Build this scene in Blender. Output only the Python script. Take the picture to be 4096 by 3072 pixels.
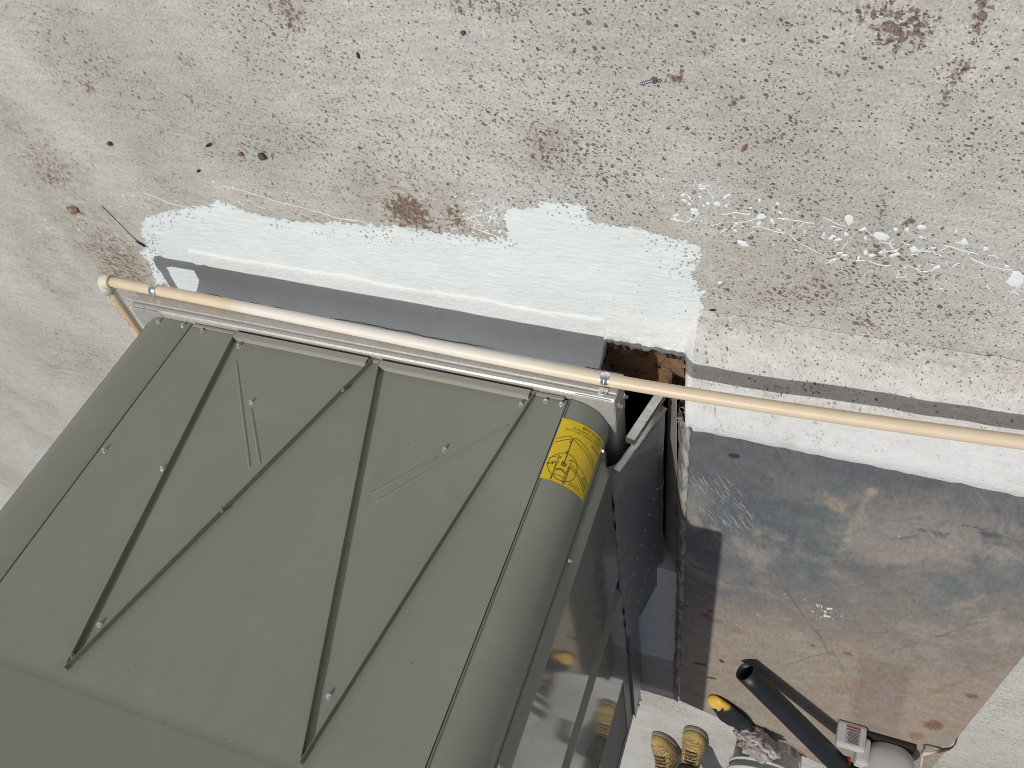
import bpy, bmesh, math, random
from mathutils import Vector, Matrix, Quaternion, noise as mnoise

# ------------------------------------------------------------------ clear
for o in list(bpy.data.objects):
    bpy.data.objects.remove(o, do_unlink=True)
scene = bpy.context.scene
C = scene.collection
R = math.radians

# ------------------------------------------------------------------ camera
# hand-held low over the roof and upside down: the roof's up points to the bottom of the picture
cam_d = bpy.data.cameras.new('camera')
cam = bpy.data.objects.new('camera', cam_d)
C.objects.link(cam)
right = Vector((-0.93299244, 0.13152688, -0.33500117))
down = Vector((-0.18476124, 0.62375888, 0.7594657))
fwd = Vector((0.3088501, 0.77047099, -0.55766125))
m = Matrix.Identity(4)
for i in range(3):
    m[i][0] = right[i]; m[i][1] = -down[i]; m[i][2] = -fwd[i]
m.translation = (0, 0, 1.49)
cam.matrix_world = m
cam_d.sensor_width = 36.0
cam_d.lens = 30.76
cam_d.clip_start = 0.05
cam_d.clip_end = 500
scene.camera = cam

# ------------------------------------------------------------------ sky and sun
SUN = Vector((-0.17, 0.46, -1.0)).normalized()      # the way the light travels
world = bpy.data.worlds.new('World')
scene.world = world
world.use_nodes = True
wn = world.node_tree
wn.nodes.clear()
sky = wn.nodes.new('ShaderNodeTexSky')
sky.sky_type = 'NISHITA'
sky.sun_disc = False
sky.sun_elevation = math.asin(-SUN.z)
sky.sun_rotation = math.atan2(-SUN.x, -SUN.y)
sky.air_density = 0.65
sky.dust_density = 4.5
sky.ozone_density = 0.3
bg = wn.nodes.new('ShaderNodeBackground')
bg.inputs['Strength'].default_value = 0.056
wo = wn.nodes.new('ShaderNodeOutputWorld')
wn.links.new(sky.outputs[0], bg.inputs[0])
wn.links.new(bg.outputs[0], wo.inputs[0])
sun_d = bpy.data.lights.new('sun', 'SUN')
sun_d.energy = 2.48
sun_d.angle = R(0.53)
sun_d.color = (1.0, 0.98, 0.935)
sun = bpy.data.objects.new('sun', sun_d)
C.objects.link(sun)
sun.rotation_mode = 'QUATERNION'
sun.rotation_quaternion = SUN.to_track_quat('-Z', 'Y')
sun.location = (1, -3, 8)
vs = scene.view_settings
vs.view_transform = 'Standard'
vs.look = 'None'
vs.exposure = 0.0
vs.gamma = 1.0
vs.use_curve_mapping = False
scene.render.resolution_x = 1024
scene.render.resolution_y = 768
scene.render.engine = 'CYCLES'
scene.cycles.filter_width = 1.0

# ------------------------------------------------------------------ node helper
class G:
    def __init__(s, name):
        s.mat = bpy.data.materials.new(name)
        s.mat.use_nodes = True
        s.nt = s.mat.node_tree
        s.nt.nodes.clear()
        s.out = s.nt.nodes.new('ShaderNodeOutputMaterial')
        s.tc = s.nt.nodes.new('ShaderNodeTexCoord')
        s.co = s.tc.outputs['Object']
        s.cache = {}
    def put(s, sock, v):
        if isinstance(v, bpy.types.NodeSocket):
            s.nt.links.new(v, sock)
        else:
            if sock.type == 'RGBA' and len(v) == 3:
                v = (*v, 1)
            sock.default_value = v
    def m(s, op, a, b=None, c=None, clamp=False):
        n = s.nt.nodes.new('ShaderNodeMath'); n.operation = op; n.use_clamp = clamp
        s.put(n.inputs[0], a)
        if b is not None: s.put(n.inputs[1], b)
        if c is not None: s.put(n.inputs[2], c)
        return n.outputs[0]
    def add(s, a, b): return s.m('ADD', a, b)
    def sub(s, a, b): return s.m('SUBTRACT', a, b)
    def mul(s, a, b): return s.m('MULTIPLY', a, b)
    def mx(s, a, b): return s.m('MAXIMUM', a, b)
    def mn(s, a, b): return s.m('MINIMUM', a, b)
    def step(s, x, lo, hi):
        n = s.nt.nodes.new('ShaderNodeMapRange'); n.interpolation_type = 'SMOOTHSTEP'
        s.put(n.inputs[0], x); s.put(n.inputs[1], lo); s.put(n.inputs[2], hi)
        return n.outputs[0]
    def xyz(s, v=None):
        key = ('xyz', v.node.name if v else None)
        if key not in s.cache:
            s.cache[key] = s.nt.nodes.new('ShaderNodeSeparateXYZ'); s.put(s.cache[key].inputs[0], v or s.co)
        return s.cache[key].outputs
    def vec(s, x, y, z):
        n = s.nt.nodes.new('ShaderNodeCombineXYZ')
        for i, q in enumerate((x, y, z)): s.put(n.inputs[i], q)
        return n.outputs[0]
    def scale(s, v, sc, rot=(0, 0, 0), loc=(0, 0, 0)):
        n = s.nt.nodes.new('ShaderNodeMapping'); s.put(n.inputs[0], v)
        n.inputs['Scale'].default_value = sc; n.inputs['Rotation'].default_value = rot; n.inputs['Location'].default_value = loc
        return n.outputs[0]
    def noise(s, scale, detail=3, rough=0.55, dist=0.0, v=None, col=False):
        key = (scale, detail, rough, dist, v.node.name if v else None)
        if key in s.cache: return s.cache[key].outputs['Color' if col else 'Fac']
        n = s.cache[key] = s.nt.nodes.new('ShaderNodeTexNoise')
        s.put(n.inputs['Vector'], v or s.co)
        n.inputs['Scale'].default_value = scale; n.inputs['Detail'].default_value = detail
        n.inputs['Roughness'].default_value = rough; n.inputs['Distortion'].default_value = dist
        return n.outputs['Color' if col else 'Fac']
    def voro(s, scale, v=None, feature='F1', rnd=1.0):
        n = s.nt.nodes.new('ShaderNodeTexVoronoi'); n.feature = feature
        s.put(n.inputs['Vector'], v or s.co)
        n.inputs['Scale'].default_value = scale
        n.inputs['Randomness'].default_value = rnd
        return n
    def warp(s, amt, scale, v=None, detail=2):
        v = v or s.co
        c = s.noise(scale, detail, v=v, col=True)
        a = s.nt.nodes.new('ShaderNodeVectorMath'); a.operation = 'SUBTRACT'
        s.put(a.inputs[0], c); a.inputs[1].default_value = (.5, .5, .5)
        b = s.nt.nodes.new('ShaderNodeVectorMath'); b.operation = 'MULTIPLY_ADD'
        s.put(b.inputs[0], a.outputs[0]); b.inputs[1].default_value = (amt, amt, amt); s.put(b.inputs[2], v)
        return b.outputs[0]
    def mix(s, f, a, b, mode='MIX'):
        n = s.nt.nodes.new('ShaderNodeMix'); n.data_type = 'RGBA'; n.blend_type = mode
        s.put(n.inputs[0], f); s.put(n.inputs[6], a); s.put(n.inputs[7], b)
        return n.outputs[2]
    def tint(s, col, f):
        n = s.nt.nodes.new('ShaderNodeVectorMath'); n.operation = 'SCALE'
        s.put(n.inputs[0], col); s.put(n.inputs['Scale'], f); return n.outputs[0]
    def dirv(s, ang, along, across, v=None):
        """coordinates turned to run along a direction, then stretched"""
        q = s.xyz(v); c, n = math.cos(ang), math.sin(ang)
        return s.vec(s.mul(s.add(s.mul(q[0], c), s.mul(q[1], n)), along), s.mul(s.sub(s.mul(q[1], c), s.mul(q[0], n)), across), 0.0)
    def attr(s, name):
        n = s.nt.nodes.new('ShaderNodeAttribute'); n.attribute_name = name; return n.outputs['Fac']
    def bump(s, h, dist, strength=1.0, normal=None):
        n = s.nt.nodes.new('ShaderNodeBump'); s.put(n.inputs['Height'], h)
        n.inputs['Distance'].default_value = dist; n.inputs['Strength'].default_value = strength
        if normal is not None: s.put(n.inputs['Normal'], normal)
        return n.outputs[0]
    def pbr(s, color, rough=0.6, metal=0.0, normal=None, alpha=None, spec=None, coat=None):
        p = s.nt.nodes.new('ShaderNodeBsdfPrincipled')
        s.put(p.inputs['Base Color'], color); s.put(p.inputs['Roughness'], rough); s.put(p.inputs['Metallic'], metal)
        if normal is not None: s.put(p.inputs['Normal'], normal)
        if alpha is not None: s.put(p.inputs['Alpha'], alpha)
        if spec is not None: s.put(p.inputs['Specular IOR Level'], spec)
        if coat is not None: s.put(p.inputs['Coat Weight'], coat); p.inputs['Coat Roughness'].default_value = .1
        s.nt.links.new(p.outputs[0], s.out.inputs[0])
        return s.mat

def ellm(g, x, y, cx, cy, rx, ry, rot=0.0, soft=1.0):
    """soft mask of an ellipse on the sheet (1 in the middle)"""
    c, sn = math.cos(rot), math.sin(rot)
    dx = g.sub(x, cx); dy = g.sub(y, cy)
    u = g.mul(g.add(g.mul(dx, c), g.mul(dy, sn)), 1 / rx)
    v = g.mul(g.sub(g.mul(dy, c), g.mul(dx, sn)), 1 / ry)
    d = g.add(g.mul(u, u), g.mul(v, v))
    return g.step(d, 1.0, 1.0 - soft)

def segm(g, x, y, a, b, w):
    """thin line mask from a to b"""
    ax, ay = a; bx, by = b
    L = math.hypot(bx - ax, by - ay); ux, uy = (bx - ax) / L, (by - ay) / L
    dx = g.sub(x, ax); dy = g.sub(y, ay)
    al = g.add(g.mul(dx, ux), g.mul(dy, uy)); ac = g.m('ABSOLUTE', g.sub(g.mul(dy, ux), g.mul(dx, uy)))
    on = g.mul(g.step(al, -0.005, 0.005), g.step(al, L + .005, L - .005))
    return g.mul(on, g.step(ac, w, w * .4))
M = {}

# outlines read off image pixels and projected through the camera: label drawing, paint patch and stains on the roof (metres)
ST= [[(0.0056,0.3766),(0.0341,0.3568),(0.044,0.3608),(0.0529,0.3546),(0.082,0.3622),(0.1078,0.371),(0.1374,0.3821)],[(0.0056,0.387),(0.044,0.3608),(0.0737,0.3715),(0.1046,0.3806),(0.1382,0.3906)],[(0.044,0.3608),(0.0447,0.4338)],[(0.0325,0.4088),(0.044,0.4054),(0.0536,0.4048),(0.0656,0.4092),(0.0733,0.415),(0.081,0.4294),(0.0821,0.4515),(0.0776,0.4623),(0.0707,0.471),(0.0609,0.4778),(0.0532,0.4797),(0.0423,0.4804),(0.0337,0.4778),(0.0246,0.4732),(0.0174,0.4673),(0.012,0.4588),(0.009,0.451),(0.0079,0.4407),(0.0099,0.433),(0.0139,0.4245),(0.0201,0.4178),(0.0325,0.4088)],[(0.0055,0.4344),(0.0274,0.4192),(0.0345,0.4221),(0.0256,0.4279)],[(0.0274,0.4192),(0.0283,0.4339),(0.0048,0.4496)],[(0.0283,0.4339),(0.0337,0.4385)],[(0.007,0.4516),(0.0289,0.438)],[(0.0527,0.4214),(0.0589,0.4151),(0.0595,0.4289)],[(0.0589,0.4151),(0.0857,0.4209),(0.1127,0.4302),(0.1384,0.4422)],[(0.0595,0.4289),(0.0866,0.4379),(0.1146,0.4482),(0.1366,0.4557)],[(0.0614,0.4366),(0.0845,0.4428),(0.1126,0.4549),(0.1392,0.4679)],[(0.0288,0.4398),(0.0267,0.4887)],[(0.0265,0.44),(0.0286,0.4878)],[(0.0578,0.4335),(0.0557,0.4869)],[(0.0614,0.434),(0.0623,0.4864)],[(0.0597,0.4341),(0.059,0.4867)],[(0.0306,0.4731),(0.043,0.4688),(0.0564,0.4701)],[(0.0301,0.4577),(0.0372,0.4514),(0.0447,0.4505),(0.0556,0.4559)],[(0.0308,0.46),(0.038,0.4539),(0.0448,0.4531),(0.0555,0.458)],[(0.0306,0.4731),(0.0308,0.46)],[(0.1049,0.4366),(0.1139,0.4347),(0.1239,0.4417),(0.1258,0.4491),(0.1146,0.4482),(0.1064,0.4418),(0.1049,0.4366)]]
FILL= [(0.0379,0.4347),(0.0508,0.4304),(0.0531,0.4371),(0.0457,0.4438),(0.0374,0.4402)]
DOTS= [(0.041,0.3711),(0.041,0.4013),(0.0413,0.4317),(0.019,0.4448)]
PATCH= [(2.099,1.956),(2.067,1.861),(2.052,1.785),(2.068,1.747),(2.012,1.707),(2.008,1.658),(1.976,1.602),(1.925,1.564),(1.766,1.513),(1.663,1.485),(1.641,1.456),(1.586,1.473),(1.532,1.489),(1.414,1.5),(1.292,1.488),(1.159,1.473),(1.046,1.462),(0.954,1.466),(0.875,1.46),(0.798,1.458),(0.753,1.447),(0.752,1.387),(0.745,1.354),(0.66,1.336),(0.652,1.317),(0.578,1.31),(0.531,1.312),(0.53,1.358),(0.459,1.36),(0.393,1.363),(0.35,1.376),(0.297,1.381),(0.271,1.387),(0.267,1.432),(0.284,1.48),(0.266,1.522),(0.259,1.568),(0.261,1.652),(0.271,1.706),(0.281,1.782)]
BROWN= [(1.172,0.888,0.034,0.044,0.6),(1.019,1.408,0.065,0.048,0.9),(1.003,1.451,0.083,0.029,0.6),(0.884,1.408,0.026,0.041,0.7),(0.619,1.167,0.04,0.058,0.35),(-0.051,0.843,0.048,0.038,0.75),(-0.006,0.817,0.051,0.021,0.5),(-0.161,0.816,0.017,0.044,0.8),(-0.153,0.912,0.02,0.022,0.7),(-0.146,0.957,0.015,0.037,0.5),(0.029,0.823,0.044,0.022,0.4),(0.226,1.007,0.018,0.031,0.35),(0.33,0.969,0.023,0.014,0.75),(1.88,1.125,0.024,0.024,0.7),(2.22,1.412,0.09,0.06,0.35),(2.236,1.475,0.068,0.042,0.45),(2.196,1.802,0.112,0.09,0.4),(2.209,1.891,0.102,0.082,0.4),(-0.084,1.22,0.017,0.048,0.5),(-0.137,1.251,0.015,0.012,1.0),(-0.092,1.343,0.028,0.021,0.4),(-0.111,1.562,0.035,0.02,0.6),(-0.398,1.63,0.079,0.037,0.65),(-0.312,1.63,0.046,0.022,0.4),(0.747,0.845,0.06,0.02,0.5),(1.008,1.215,0.045,0.086,0.3),(1.515,1.024,0.029,0.024,0.4),(2.24,1.602,0.029,0.022,0.9),(1.562,1.13,0.018,0.017,0.6),(1.401,1.284,0.017,0.015,0.5),(0.928,1.408,0.011,0.014,0.4),(1.474,1.289,0.016,0.015,0.7),(0.275,0.9,0.013,0.011,0.6),(-0.144,1.084,0.015,0.01,0.3),(0.217,1.512,0.043,0.034,0.3),(0.069,1.511,0.031,0.039,0.3),(-0.007,1.464,0.03,0.046,0.3),(0.686,0.856,0.04,0.02,0.5),(0.641,0.849,0.029,0.015,0.4)]
DIRT= [(2.272,1.289,0.138,0.111,0.6),(2.226,1.447,0.157,0.104,0.7),(2.177,1.62,0.163,0.117,0.6),(2.18,1.841,0.177,0.162,0.9),(1.013,1.384,0.19,0.105,0.7),(0.619,1.167,0.068,0.092,0.6),(0.177,1.473,0.114,0.114,0.5),(0.019,1.5,0.118,0.083,0.4),(-0.354,1.643,0.133,0.058,0.7),(0.048,1.701,0.205,0.06,0.4),(0.393,1.37,0.095,0.062,0.4),(1.29,1.249,0.077,0.062,0.3),(0.271,0.996,0.053,0.064,0.3),(0.873,1.452,0.193,0.051,0.5),(3.167,2.5,0.212,0.382,0.3),(3.204,3.011,0.272,0.325,0.3),(1.151,0.877,0.075,0.044,0.4)]
DENSE= [(0.965,1.29,0.317,0.198,0.6),(1.111,0.959,0.298,0.15,0.3),(0.598,1.177,0.213,0.21,0.5),(0.101,0.853,0.256,0.084,0.4),(0.203,1.094,0.178,0.246,0.3),(-0.069,1.423,0.226,0.187,0.5),(0.09,1.317,0.184,0.089,0.5),(2.26,1.418,0.219,0.125,0.3),(2.196,1.802,0.156,0.156,0.4),(0.123,1.492,0.123,0.132,0.5),(-0.182,0.954,0.084,0.195,0.3)]
SPLAT= [(0.289,1.291,11),(0.3,1.274,5),(0.179,1.366,10),(0.146,1.285,10),(0.24,1.264,9),(-0.098,1.297,13),(-0.165,1.321,11),(-0.029,1.265,11),(-0.029,1.303,8),(-0.25,1.285,8),(-0.292,1.296,7),(-0.367,1.355,14),(-0.364,1.375,14),(0.26,1.267,5),(0.116,1.245,5),(0.279,1.22,5),(-0.165,1.261,8),(-0.141,1.271,6),(-0.12,1.275,6),(0.223,1.498,6),(0.26,1.537,8),(-0.075,1.347,6),(-0.005,1.314,6),(0.22,1.268,4),(0.315,1.251,6),(0.3,1.255,4),(0.787,1.393,5),(0.809,1.374,4),(0.769,1.435,6),(0.765,1.449,4),(1.273,1.432,2),(1.376,1.401,3)]
STRINGS= [[(0.148,1.314),(0.118,1.319),(0.089,1.324),(0.047,1.349),(0.019,1.364)],[(0.151,1.282),(0.188,1.308),(0.202,1.33)],[(0.309,1.301),(0.288,1.318),(0.277,1.296)],[(-0.094,1.301),(-0.075,1.295),(-0.063,1.278)],[(-0.165,1.323),(-0.196,1.324),(-0.219,1.329)],[(0.34,1.32),(0.309,1.328),(0.289,1.311)],[(1.897,1.478),(1.848,1.496),(1.782,1.512),(1.732,1.511)],[(1.588,1.408),(1.504,1.424),(1.392,1.443),(1.283,1.461),(1.146,1.475)],[(1.513,1.445),(1.491,1.466),(1.472,1.475)],[(0.851,1.403),(0.811,1.389),(0.771,1.368)],[(0.844,1.432),(0.808,1.441),(0.772,1.453)],[(0.77,1.361),(0.749,1.343),(0.739,1.352)],[(0.29,1.272),(0.305,1.255),(0.311,1.237)],[(0.112,1.282),(0.074,1.282),(0.037,1.282)],[(0.02,1.267),(0.001,1.276),(-0.028,1.284)],[(0.229,1.288),(0.199,1.286),(0.171,1.279)],[(-0.217,1.301),(-0.245,1.309),(-0.28,1.312)],[(-0.06,1.37),(-0.088,1.371),(-0.126,1.377)],[(-0.16,1.364),(-0.19,1.378),(-0.223,1.364)],[(-0.275,1.328),(-0.312,1.34),(-0.355,1.344)]]
# ------------------------------------------------------------------ materials
# coating pits: small dark flakes where the white coating has worn through
def coating(g, dens, brown, dirt, tone_a=(.515, .515, .485), tone_b=(.415, .405, .365), pits=1.0, ga=1.6):
    co = g.co
    w = g.warp(.012, 60, detail=3)
    low = g.noise(1.3, 5, .6)
    mid = g.noise(9, 5, .65)
    grain = g.noise(150, 4, .75)
    col = g.mix(g.step(low, .35, .68), tone_a, tone_b)
    col = g.tint(col, g.add(.86, g.mul(mid, .28)))
    streak = g.noise(30, 4, .6, v=g.scale(co, (.35, 1.6, 1), rot=(0, 0, .25)))
    col = g.tint(col, g.add(.76, g.mul(streak, .48)))
    col = g.tint(col, g.add(1.0 - ga / 2, g.mul(grain, ga)))
    col = g.mix(g.m('MULTIPLY', g.mul(dirt, 1.35), g.step(g.noise(35, 6, .7), .3, .72), clamp=True), col, (.33, .285, .225))
    film = g.step(g.noise(17, 6, .72, dist=.7), .52, .7)
    col = g.mix(g.mul(film, .3), col, (.30, .275, .235))
    d = g.m('MULTIPLY_ADD', g.step(g.noise(2.6, 4, .6), .36, .72), .7, g.add(.16, g.mul(dens, .9)))
    d = g.add(d, g.mul(brown, .6))
    pit = None
    for sc, k, off in ((100, .40, 0.0), (160, .46, 3.7), (235, .5, 8.1)):
        v = g.scale(g.dirv(R(150), .62, 1.0, w), (1, 1, 1), loc=(off, off, 0))
        n = g.voro(sc, v)
        rnd = g.xyz(n.outputs['Color'])[0]
        r2 = g.m('POWER', rnd, 2.2)
        thr = g.mul(g.mul(r2, k), g.add(.56, g.mul(d, .62)))
        p_ = g.mul(g.step(n.outputs['Distance'], thr, g.sub(thr, .07)), g.m('MULTIPLY_ADD', g.xyz(n.outputs['Color'])[1], .5, .7, clamp=True))
        pit = p_ if pit is None else g.mx(pit, p_)
    pit = g.mul(pit, pits)
    tone = g.noise(14, 3)
    pcol = g.mix(g.step(tone, .4, .62), (.085, .066, .052), (.125, .11, .095))
    pcol = g.mix(g.mul(g.step(brown, .08, .4), .8), pcol, (.13, .062, .042))
    col = g.mix(g.mul(pit, .92), col, pcol)
    big = g.step(g.add(g.noise(75, 5, .65, dist=.6), g.mul(brown, .32)), .63, .70)
    big = g.mul(big, g.step(brown, .03, .16))
    col = g.mix(g.mul(big, .85), col, g.mix(g.step(g.noise(120, 3), .35, .65), (.07, .036, .026), (.235, .155, .115)))
    hgt = g.noise(70, 4, .7)
    return col, hgt

g = G('aged_roof_coating')
col, h = coating(g, g.attr('dense'), g.attr('brown'), g.attr('dirt'))
M['roof'] = g.pbr(col, .8, normal=g.bump(h, .003, .9))

def fresh_paint_nodes(g):
    v = g.scale(g.co, (1, 3.2, 1), rot=(0, 0, .06))
    st = g.noise(26, 6, .62, v=v)
    bl = g.noise(7, 3)
    col = g.tint((.75, .81, .815), g.add(.88, g.mul(bl, .22)))
    col = g.tint(col, g.add(.90, g.mul(st, .2)))
    # specks of dirt caught in the paint towards the opening
    x = g.xyz()
    n = g.voro(95, g.warp(.02, 50))
    spk = g.step(n.outputs['Distance'], .2, .12)
    spk = g.mul(spk, g.step(g.xyz(n.outputs['Color'])[1], .86, .9))
    spk = g.mul(spk, g.step(g.add(x[0], g.mul(g.noise(5, 3), .5)), 1.0, .6))
    col = g.mix(spk, col, (.05, .05, .052))
    h = g.add(g.mul(st, .9), g.mul(g.noise(110, 3), .25))
    return col, h

g = G('fresh_white_paint')
col, h = fresh_paint_nodes(g)
d = g.attr('inside')
rag = g.add(g.mul(g.sub(g.noise(38, 6, .75), .5), .05), g.mul(g.sub(g.noise(110, 4, .7, v=g.scale(g.co, (1, 1.8, 1))), .5), .045))
edge = g.add(d, rag)
a = g.step(edge, .0, .004)
# dry-brushed band: the old pits show through near the edge
n = g.voro(85, g.warp(.014, 60))
hole = g.step(n.outputs['Distance'], .33, .25)
hole = g.mul(hole, g.step(g.add(d, g.mul(g.noise(9, 3), .06)), .11, .035))
hole = g.mul(hole, g.step(g.noise(6, 3), .46, .56))
a = g.mul(a, g.sub(1, hole))
M['paint'] = g.pbr(col, .3, normal=g.bump(h, .0045, .9), alpha=a)

g = G('curb_flashing_coating')
x = g.xyz()
pc, ph = fresh_paint_nodes(g)
pc = g.mix(.75, pc, g.tint((.76, .77, .775), g.add(.88, g.mul(g.noise(7, 3), .22))))
col, h = coating(g, g.mul(g.step(x[2], .05, .0), .35), g.mul(g.step(g.noise(3, 4), .55, .75), .12), g.mul(g.step(x[2], .05, .0), .45), tone_a=(.61, .61, .585), tone_b=(.52, .515, .49), pits=.9, ga=.8)
# hairline cracks in the old coating
cr = g.voro(22, g.warp(.06, 26, detail=4), 'DISTANCE_TO_EDGE')
crk = g.mul(g.step(cr.outputs['Distance'], .03, .012), g.step(g.noise(7, 3), .54, .62))
col = g.mix(g.mul(crk, .45), col, (.26, .23, .21))
top = g.step(g.add(x[2], g.mul(g.sub(g.noise(20, 4), .5), .03)), .105, .125)
ck = segm(g, g.add(x[0], g.mul(g.sub(g.noise(30, 4), .5), .05)), x[1], (.195, 1.785), (.150, 1.862), .0035)
col = g.mix(g.mul(top, .35), col, (.7, .7, .69))
col = g.mix(g.mul(ck, .75), col, (.22, .21, .2))
col = g.mix(g.mul(top, g.step(g.noise(26, 5, .7), .3, .62)), col, g.tint((.66, .68, .70), g.add(.9, g.mul(g.noise(18, 4, v=g.scale(g.co, (1, 4, 4))), .2))))
pm = g.step(g.add(x[0], g.mul(g.sub(g.noise(24, 5, .7), .5), .06)), .262, .27)
seam = g.m('ABSOLUTE', g.sub(x[2], g.add(.062, g.mul(g.sub(g.noise(4, 4), .5), .035))))
pc = g.mix(g.mul(g.step(seam, .0022, .0008), g.step(x[0], .78, .9)), pc, (.12, .12, .12))
old = g.mul(g.step(g.add(x[2], g.mul(g.sub(g.noise(30, 5, .7), .5), .035)), .122, .13), g.mul(g.step(x[0], 1.1, .9), g.step(x[1], 1.9, 1.8)))
pc = g.mix(g.mul(old, .55), pc, (.62, .66, .62))
col = g.mix(pm, col, pc)
M['flash'] = g.pbr(col, g.m('MULTIPLY_ADD', pm, -.38, .78), normal=g.bump(g.add(h, ph), .0035, .9))

g = G('white_paint_drops')
M['drop'] = g.pbr((.76, .82, .83), .3)

# sage grey enamel of the unit
def enamel(name, rough, col=(.22, .23, .194), coat=0.0, bs=.25):
    g = G(name)
    low = g.noise(2.2, 4, .6)
    c = g.tint(col, g.add(.94, g.mul(low, .12)))
    c = g.mix(g.mul(g.step(g.noise(3.5, 6, .68, dist=.6), .46, .72), .42), c, (.285, .285, .25))
    c = g.mix(g.mul(g.step(g.noise(1.0, 5, .7, v=g.scale(g.co, (14, 14, 1.6))), .55, .76), .34), c, (.16, .165, .138))
    sp = g.voro(42, g.warp(.01, 40))
    s2 = g.mul(g.step(sp.outputs['Distance'], .085, .05), g.step(g.xyz(sp.outputs['Color'])[0], .93, .94))
    c = g.mix(g.mul(s2, .85), c, (.03, .028, .025))
    rr = g.add(rough, g.mul(g.sub(g.noise(12, 4), .5), min(.1, rough)))
    h = g.add(g.noise(3, 2), g.mul(g.noise(500, 2), .02))
    return g.pbr(c, rr, normal=g.bump(h, .004, bs), coat=coat)
M['enamel'] = enamel('sage_grey_enamel', .42)
M['gloss'] = enamel('sage_grey_enamel_glossy', .06, bs=.12)
M['flange'] = enamel('sage_enamel_shaded', .45, (.19, .2, .145))  # same enamel darkened: shade on the flanges put into the colour
M['lip'] = enamel('sage_enamel_sunlit', .45, (.30, .30, .255))  # same enamel lightened: sun on the lips put into the colour

g = G('interior_shade'); M['dark'] = g.pbr((.012, .012, .012), .9)  # near-black stands in for the shade behind gaps and inside openings

def galv(name, ca, cb, rough=.36, scale=70, metal=.85):
    g = G(name)
    v = g.voro(scale, g.warp(.02, 30))
    sp = g.xyz(v.outputs['Color'])[0]
    c = g.mix(g.m('MULTIPLY_ADD', sp, .5, g.mul(g.noise(9, 5, .6), .5)), ca, cb)
    c = g.mix(g.mul(g.step(g.noise(30, 5, .7), .58, .75), .5), c, (.2, .185, .165))
    r = g.add(rough, g.mul(g.sub(g.noise(25, 4), .5), .2))
    return g.pbr(c, r, metal, normal=g.bump(g.noise(40, 3), .002, .3))
M['galv'] = galv('galvanised_steel', (.46, .46, .44), (.66, .66, .64))
M['rail'] = galv('weathered_galvanised_rail', (.40, .395, .375), (.55, .54, .51), .45, 160, .35)
M['bluesteel'] = galv('blue_grey_steel', (.25, .28, .3), (.36, .4, .42), .33, 20)
M['darksteel'] = galv('dark_sheet_steel', (.2, .205, .205), (.25, .255, .255), .42, 14, .2)
M['zinc'] = galv('bright_zinc', (.72, .74, .76), (.85, .86, .87), .24, 300, .95)

g = G('beige_pipe_plastic')
x = g.xyz()
bleach = g.mul(g.step(g.add(x[0], g.mul(g.sub(g.noise(4, 3), .5), .3)), .35, .85), g.step(g.add(x[0], g.mul(g.sub(g.noise(9, 3), .5), .15)), 1.6, 1.48))
bleach = g.mul(bleach, g.step(x[1], 1.72, 1.69))
c = g.mix(bleach, (.70, .585, .425), (.77, .735, .66))
c = g.tint(c, g.add(.9, g.mul(g.noise(11, 5, .6), .2)))
sm = g.mul(g.step(g.noise(22, 4, .6, v=g.scale(g.co, (.6, 2, 2))), .66, .76), .45)
c = g.mix(sm, c, (.42, .36, .29))
dots = g.voro(28, g.warp(.01, 40))
dk = g.mul(g.step(dots.outputs['Distance'], .12, .07), g.step(g.xyz(dots.outputs['Color'])[0], .93, .95))
c = g.mix(g.mul(dk, .7), c, (.2, .13, .08))
wp = g.mul(g.step(g.noise(30, 4, dist=.5), .70, .73), .8)
c = g.mix(g.mul(wp, g.step(x[0], 1.7, 1.9)), c, (.8, .82, .82))
M['pipe'] = g.pbr(c, .42, normal=g.bump(g.noise(60, 3), .001, .3))
g = G('cream_fitting_plastic')
M['fitting'] = g.pbr(g.tint((.73, .69, .57), g.add(.92, g.mul(g.noise(15, 4), .16))), .4)
g = G('red_print'); M['redink'] = g.pbr((.3, .035, .03), .6)
g = G('brown_glue'); M['glue'] = g.pbr((.36, .14, .05), .5)
g = G('yellow_vinyl'); c = g.tint((.72, .52, .012), g.add(.86, g.mul(g.noise(24, 4), .26)))
c = g.mix(g.mul(g.step(g.noise(60, 5, .7), .6, .72), .45), c, (.42, .34, .1))
M['yellow'] = g.pbr(c, .42)
g = G('black_ink'); M['ink'] = g.pbr((.06, .035, .01), .5)
g = G('olive_ink'); M['olive'] = g.pbr((.22, .17, .01), .5)

# patinated sheet deck
g = G('patinated_sheet')
x = g.xyz(); X, Y = x[0], x[1]
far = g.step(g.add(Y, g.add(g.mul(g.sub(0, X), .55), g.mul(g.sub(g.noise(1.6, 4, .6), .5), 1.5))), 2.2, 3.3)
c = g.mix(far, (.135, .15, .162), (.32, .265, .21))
p1 = g.step(g.noise(3.2, 8, .68, dist=.6), .47, .60)
c = g.mix(g.mul(p1, .75), c, (.31, .28, .245))
p2 = g.step(g.noise(2.1, 5, .6, dist=.8, v=g.scale(g.co, (1, .6, 1), rot=(0, 0, .6))), .55, .66)
c = g.mix(g.mul(p2, .7), c, (.145, .17, .176))
rb = g.mul(g.step(g.noise(2.8, 5, .62, dist=.4, v=g.scale(g.co, (1, 1, 1), loc=(7, 3, 0))), .54, .74), g.step(Y, 2.5, 3.3))
c = g.mix(g.mul(rb, .7), c, (.37, .225, .14))
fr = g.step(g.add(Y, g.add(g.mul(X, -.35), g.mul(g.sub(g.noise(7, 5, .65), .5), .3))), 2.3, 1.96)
c = g.mix(g.mul(fr, .8), c, (.112, .12, .13))
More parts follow.
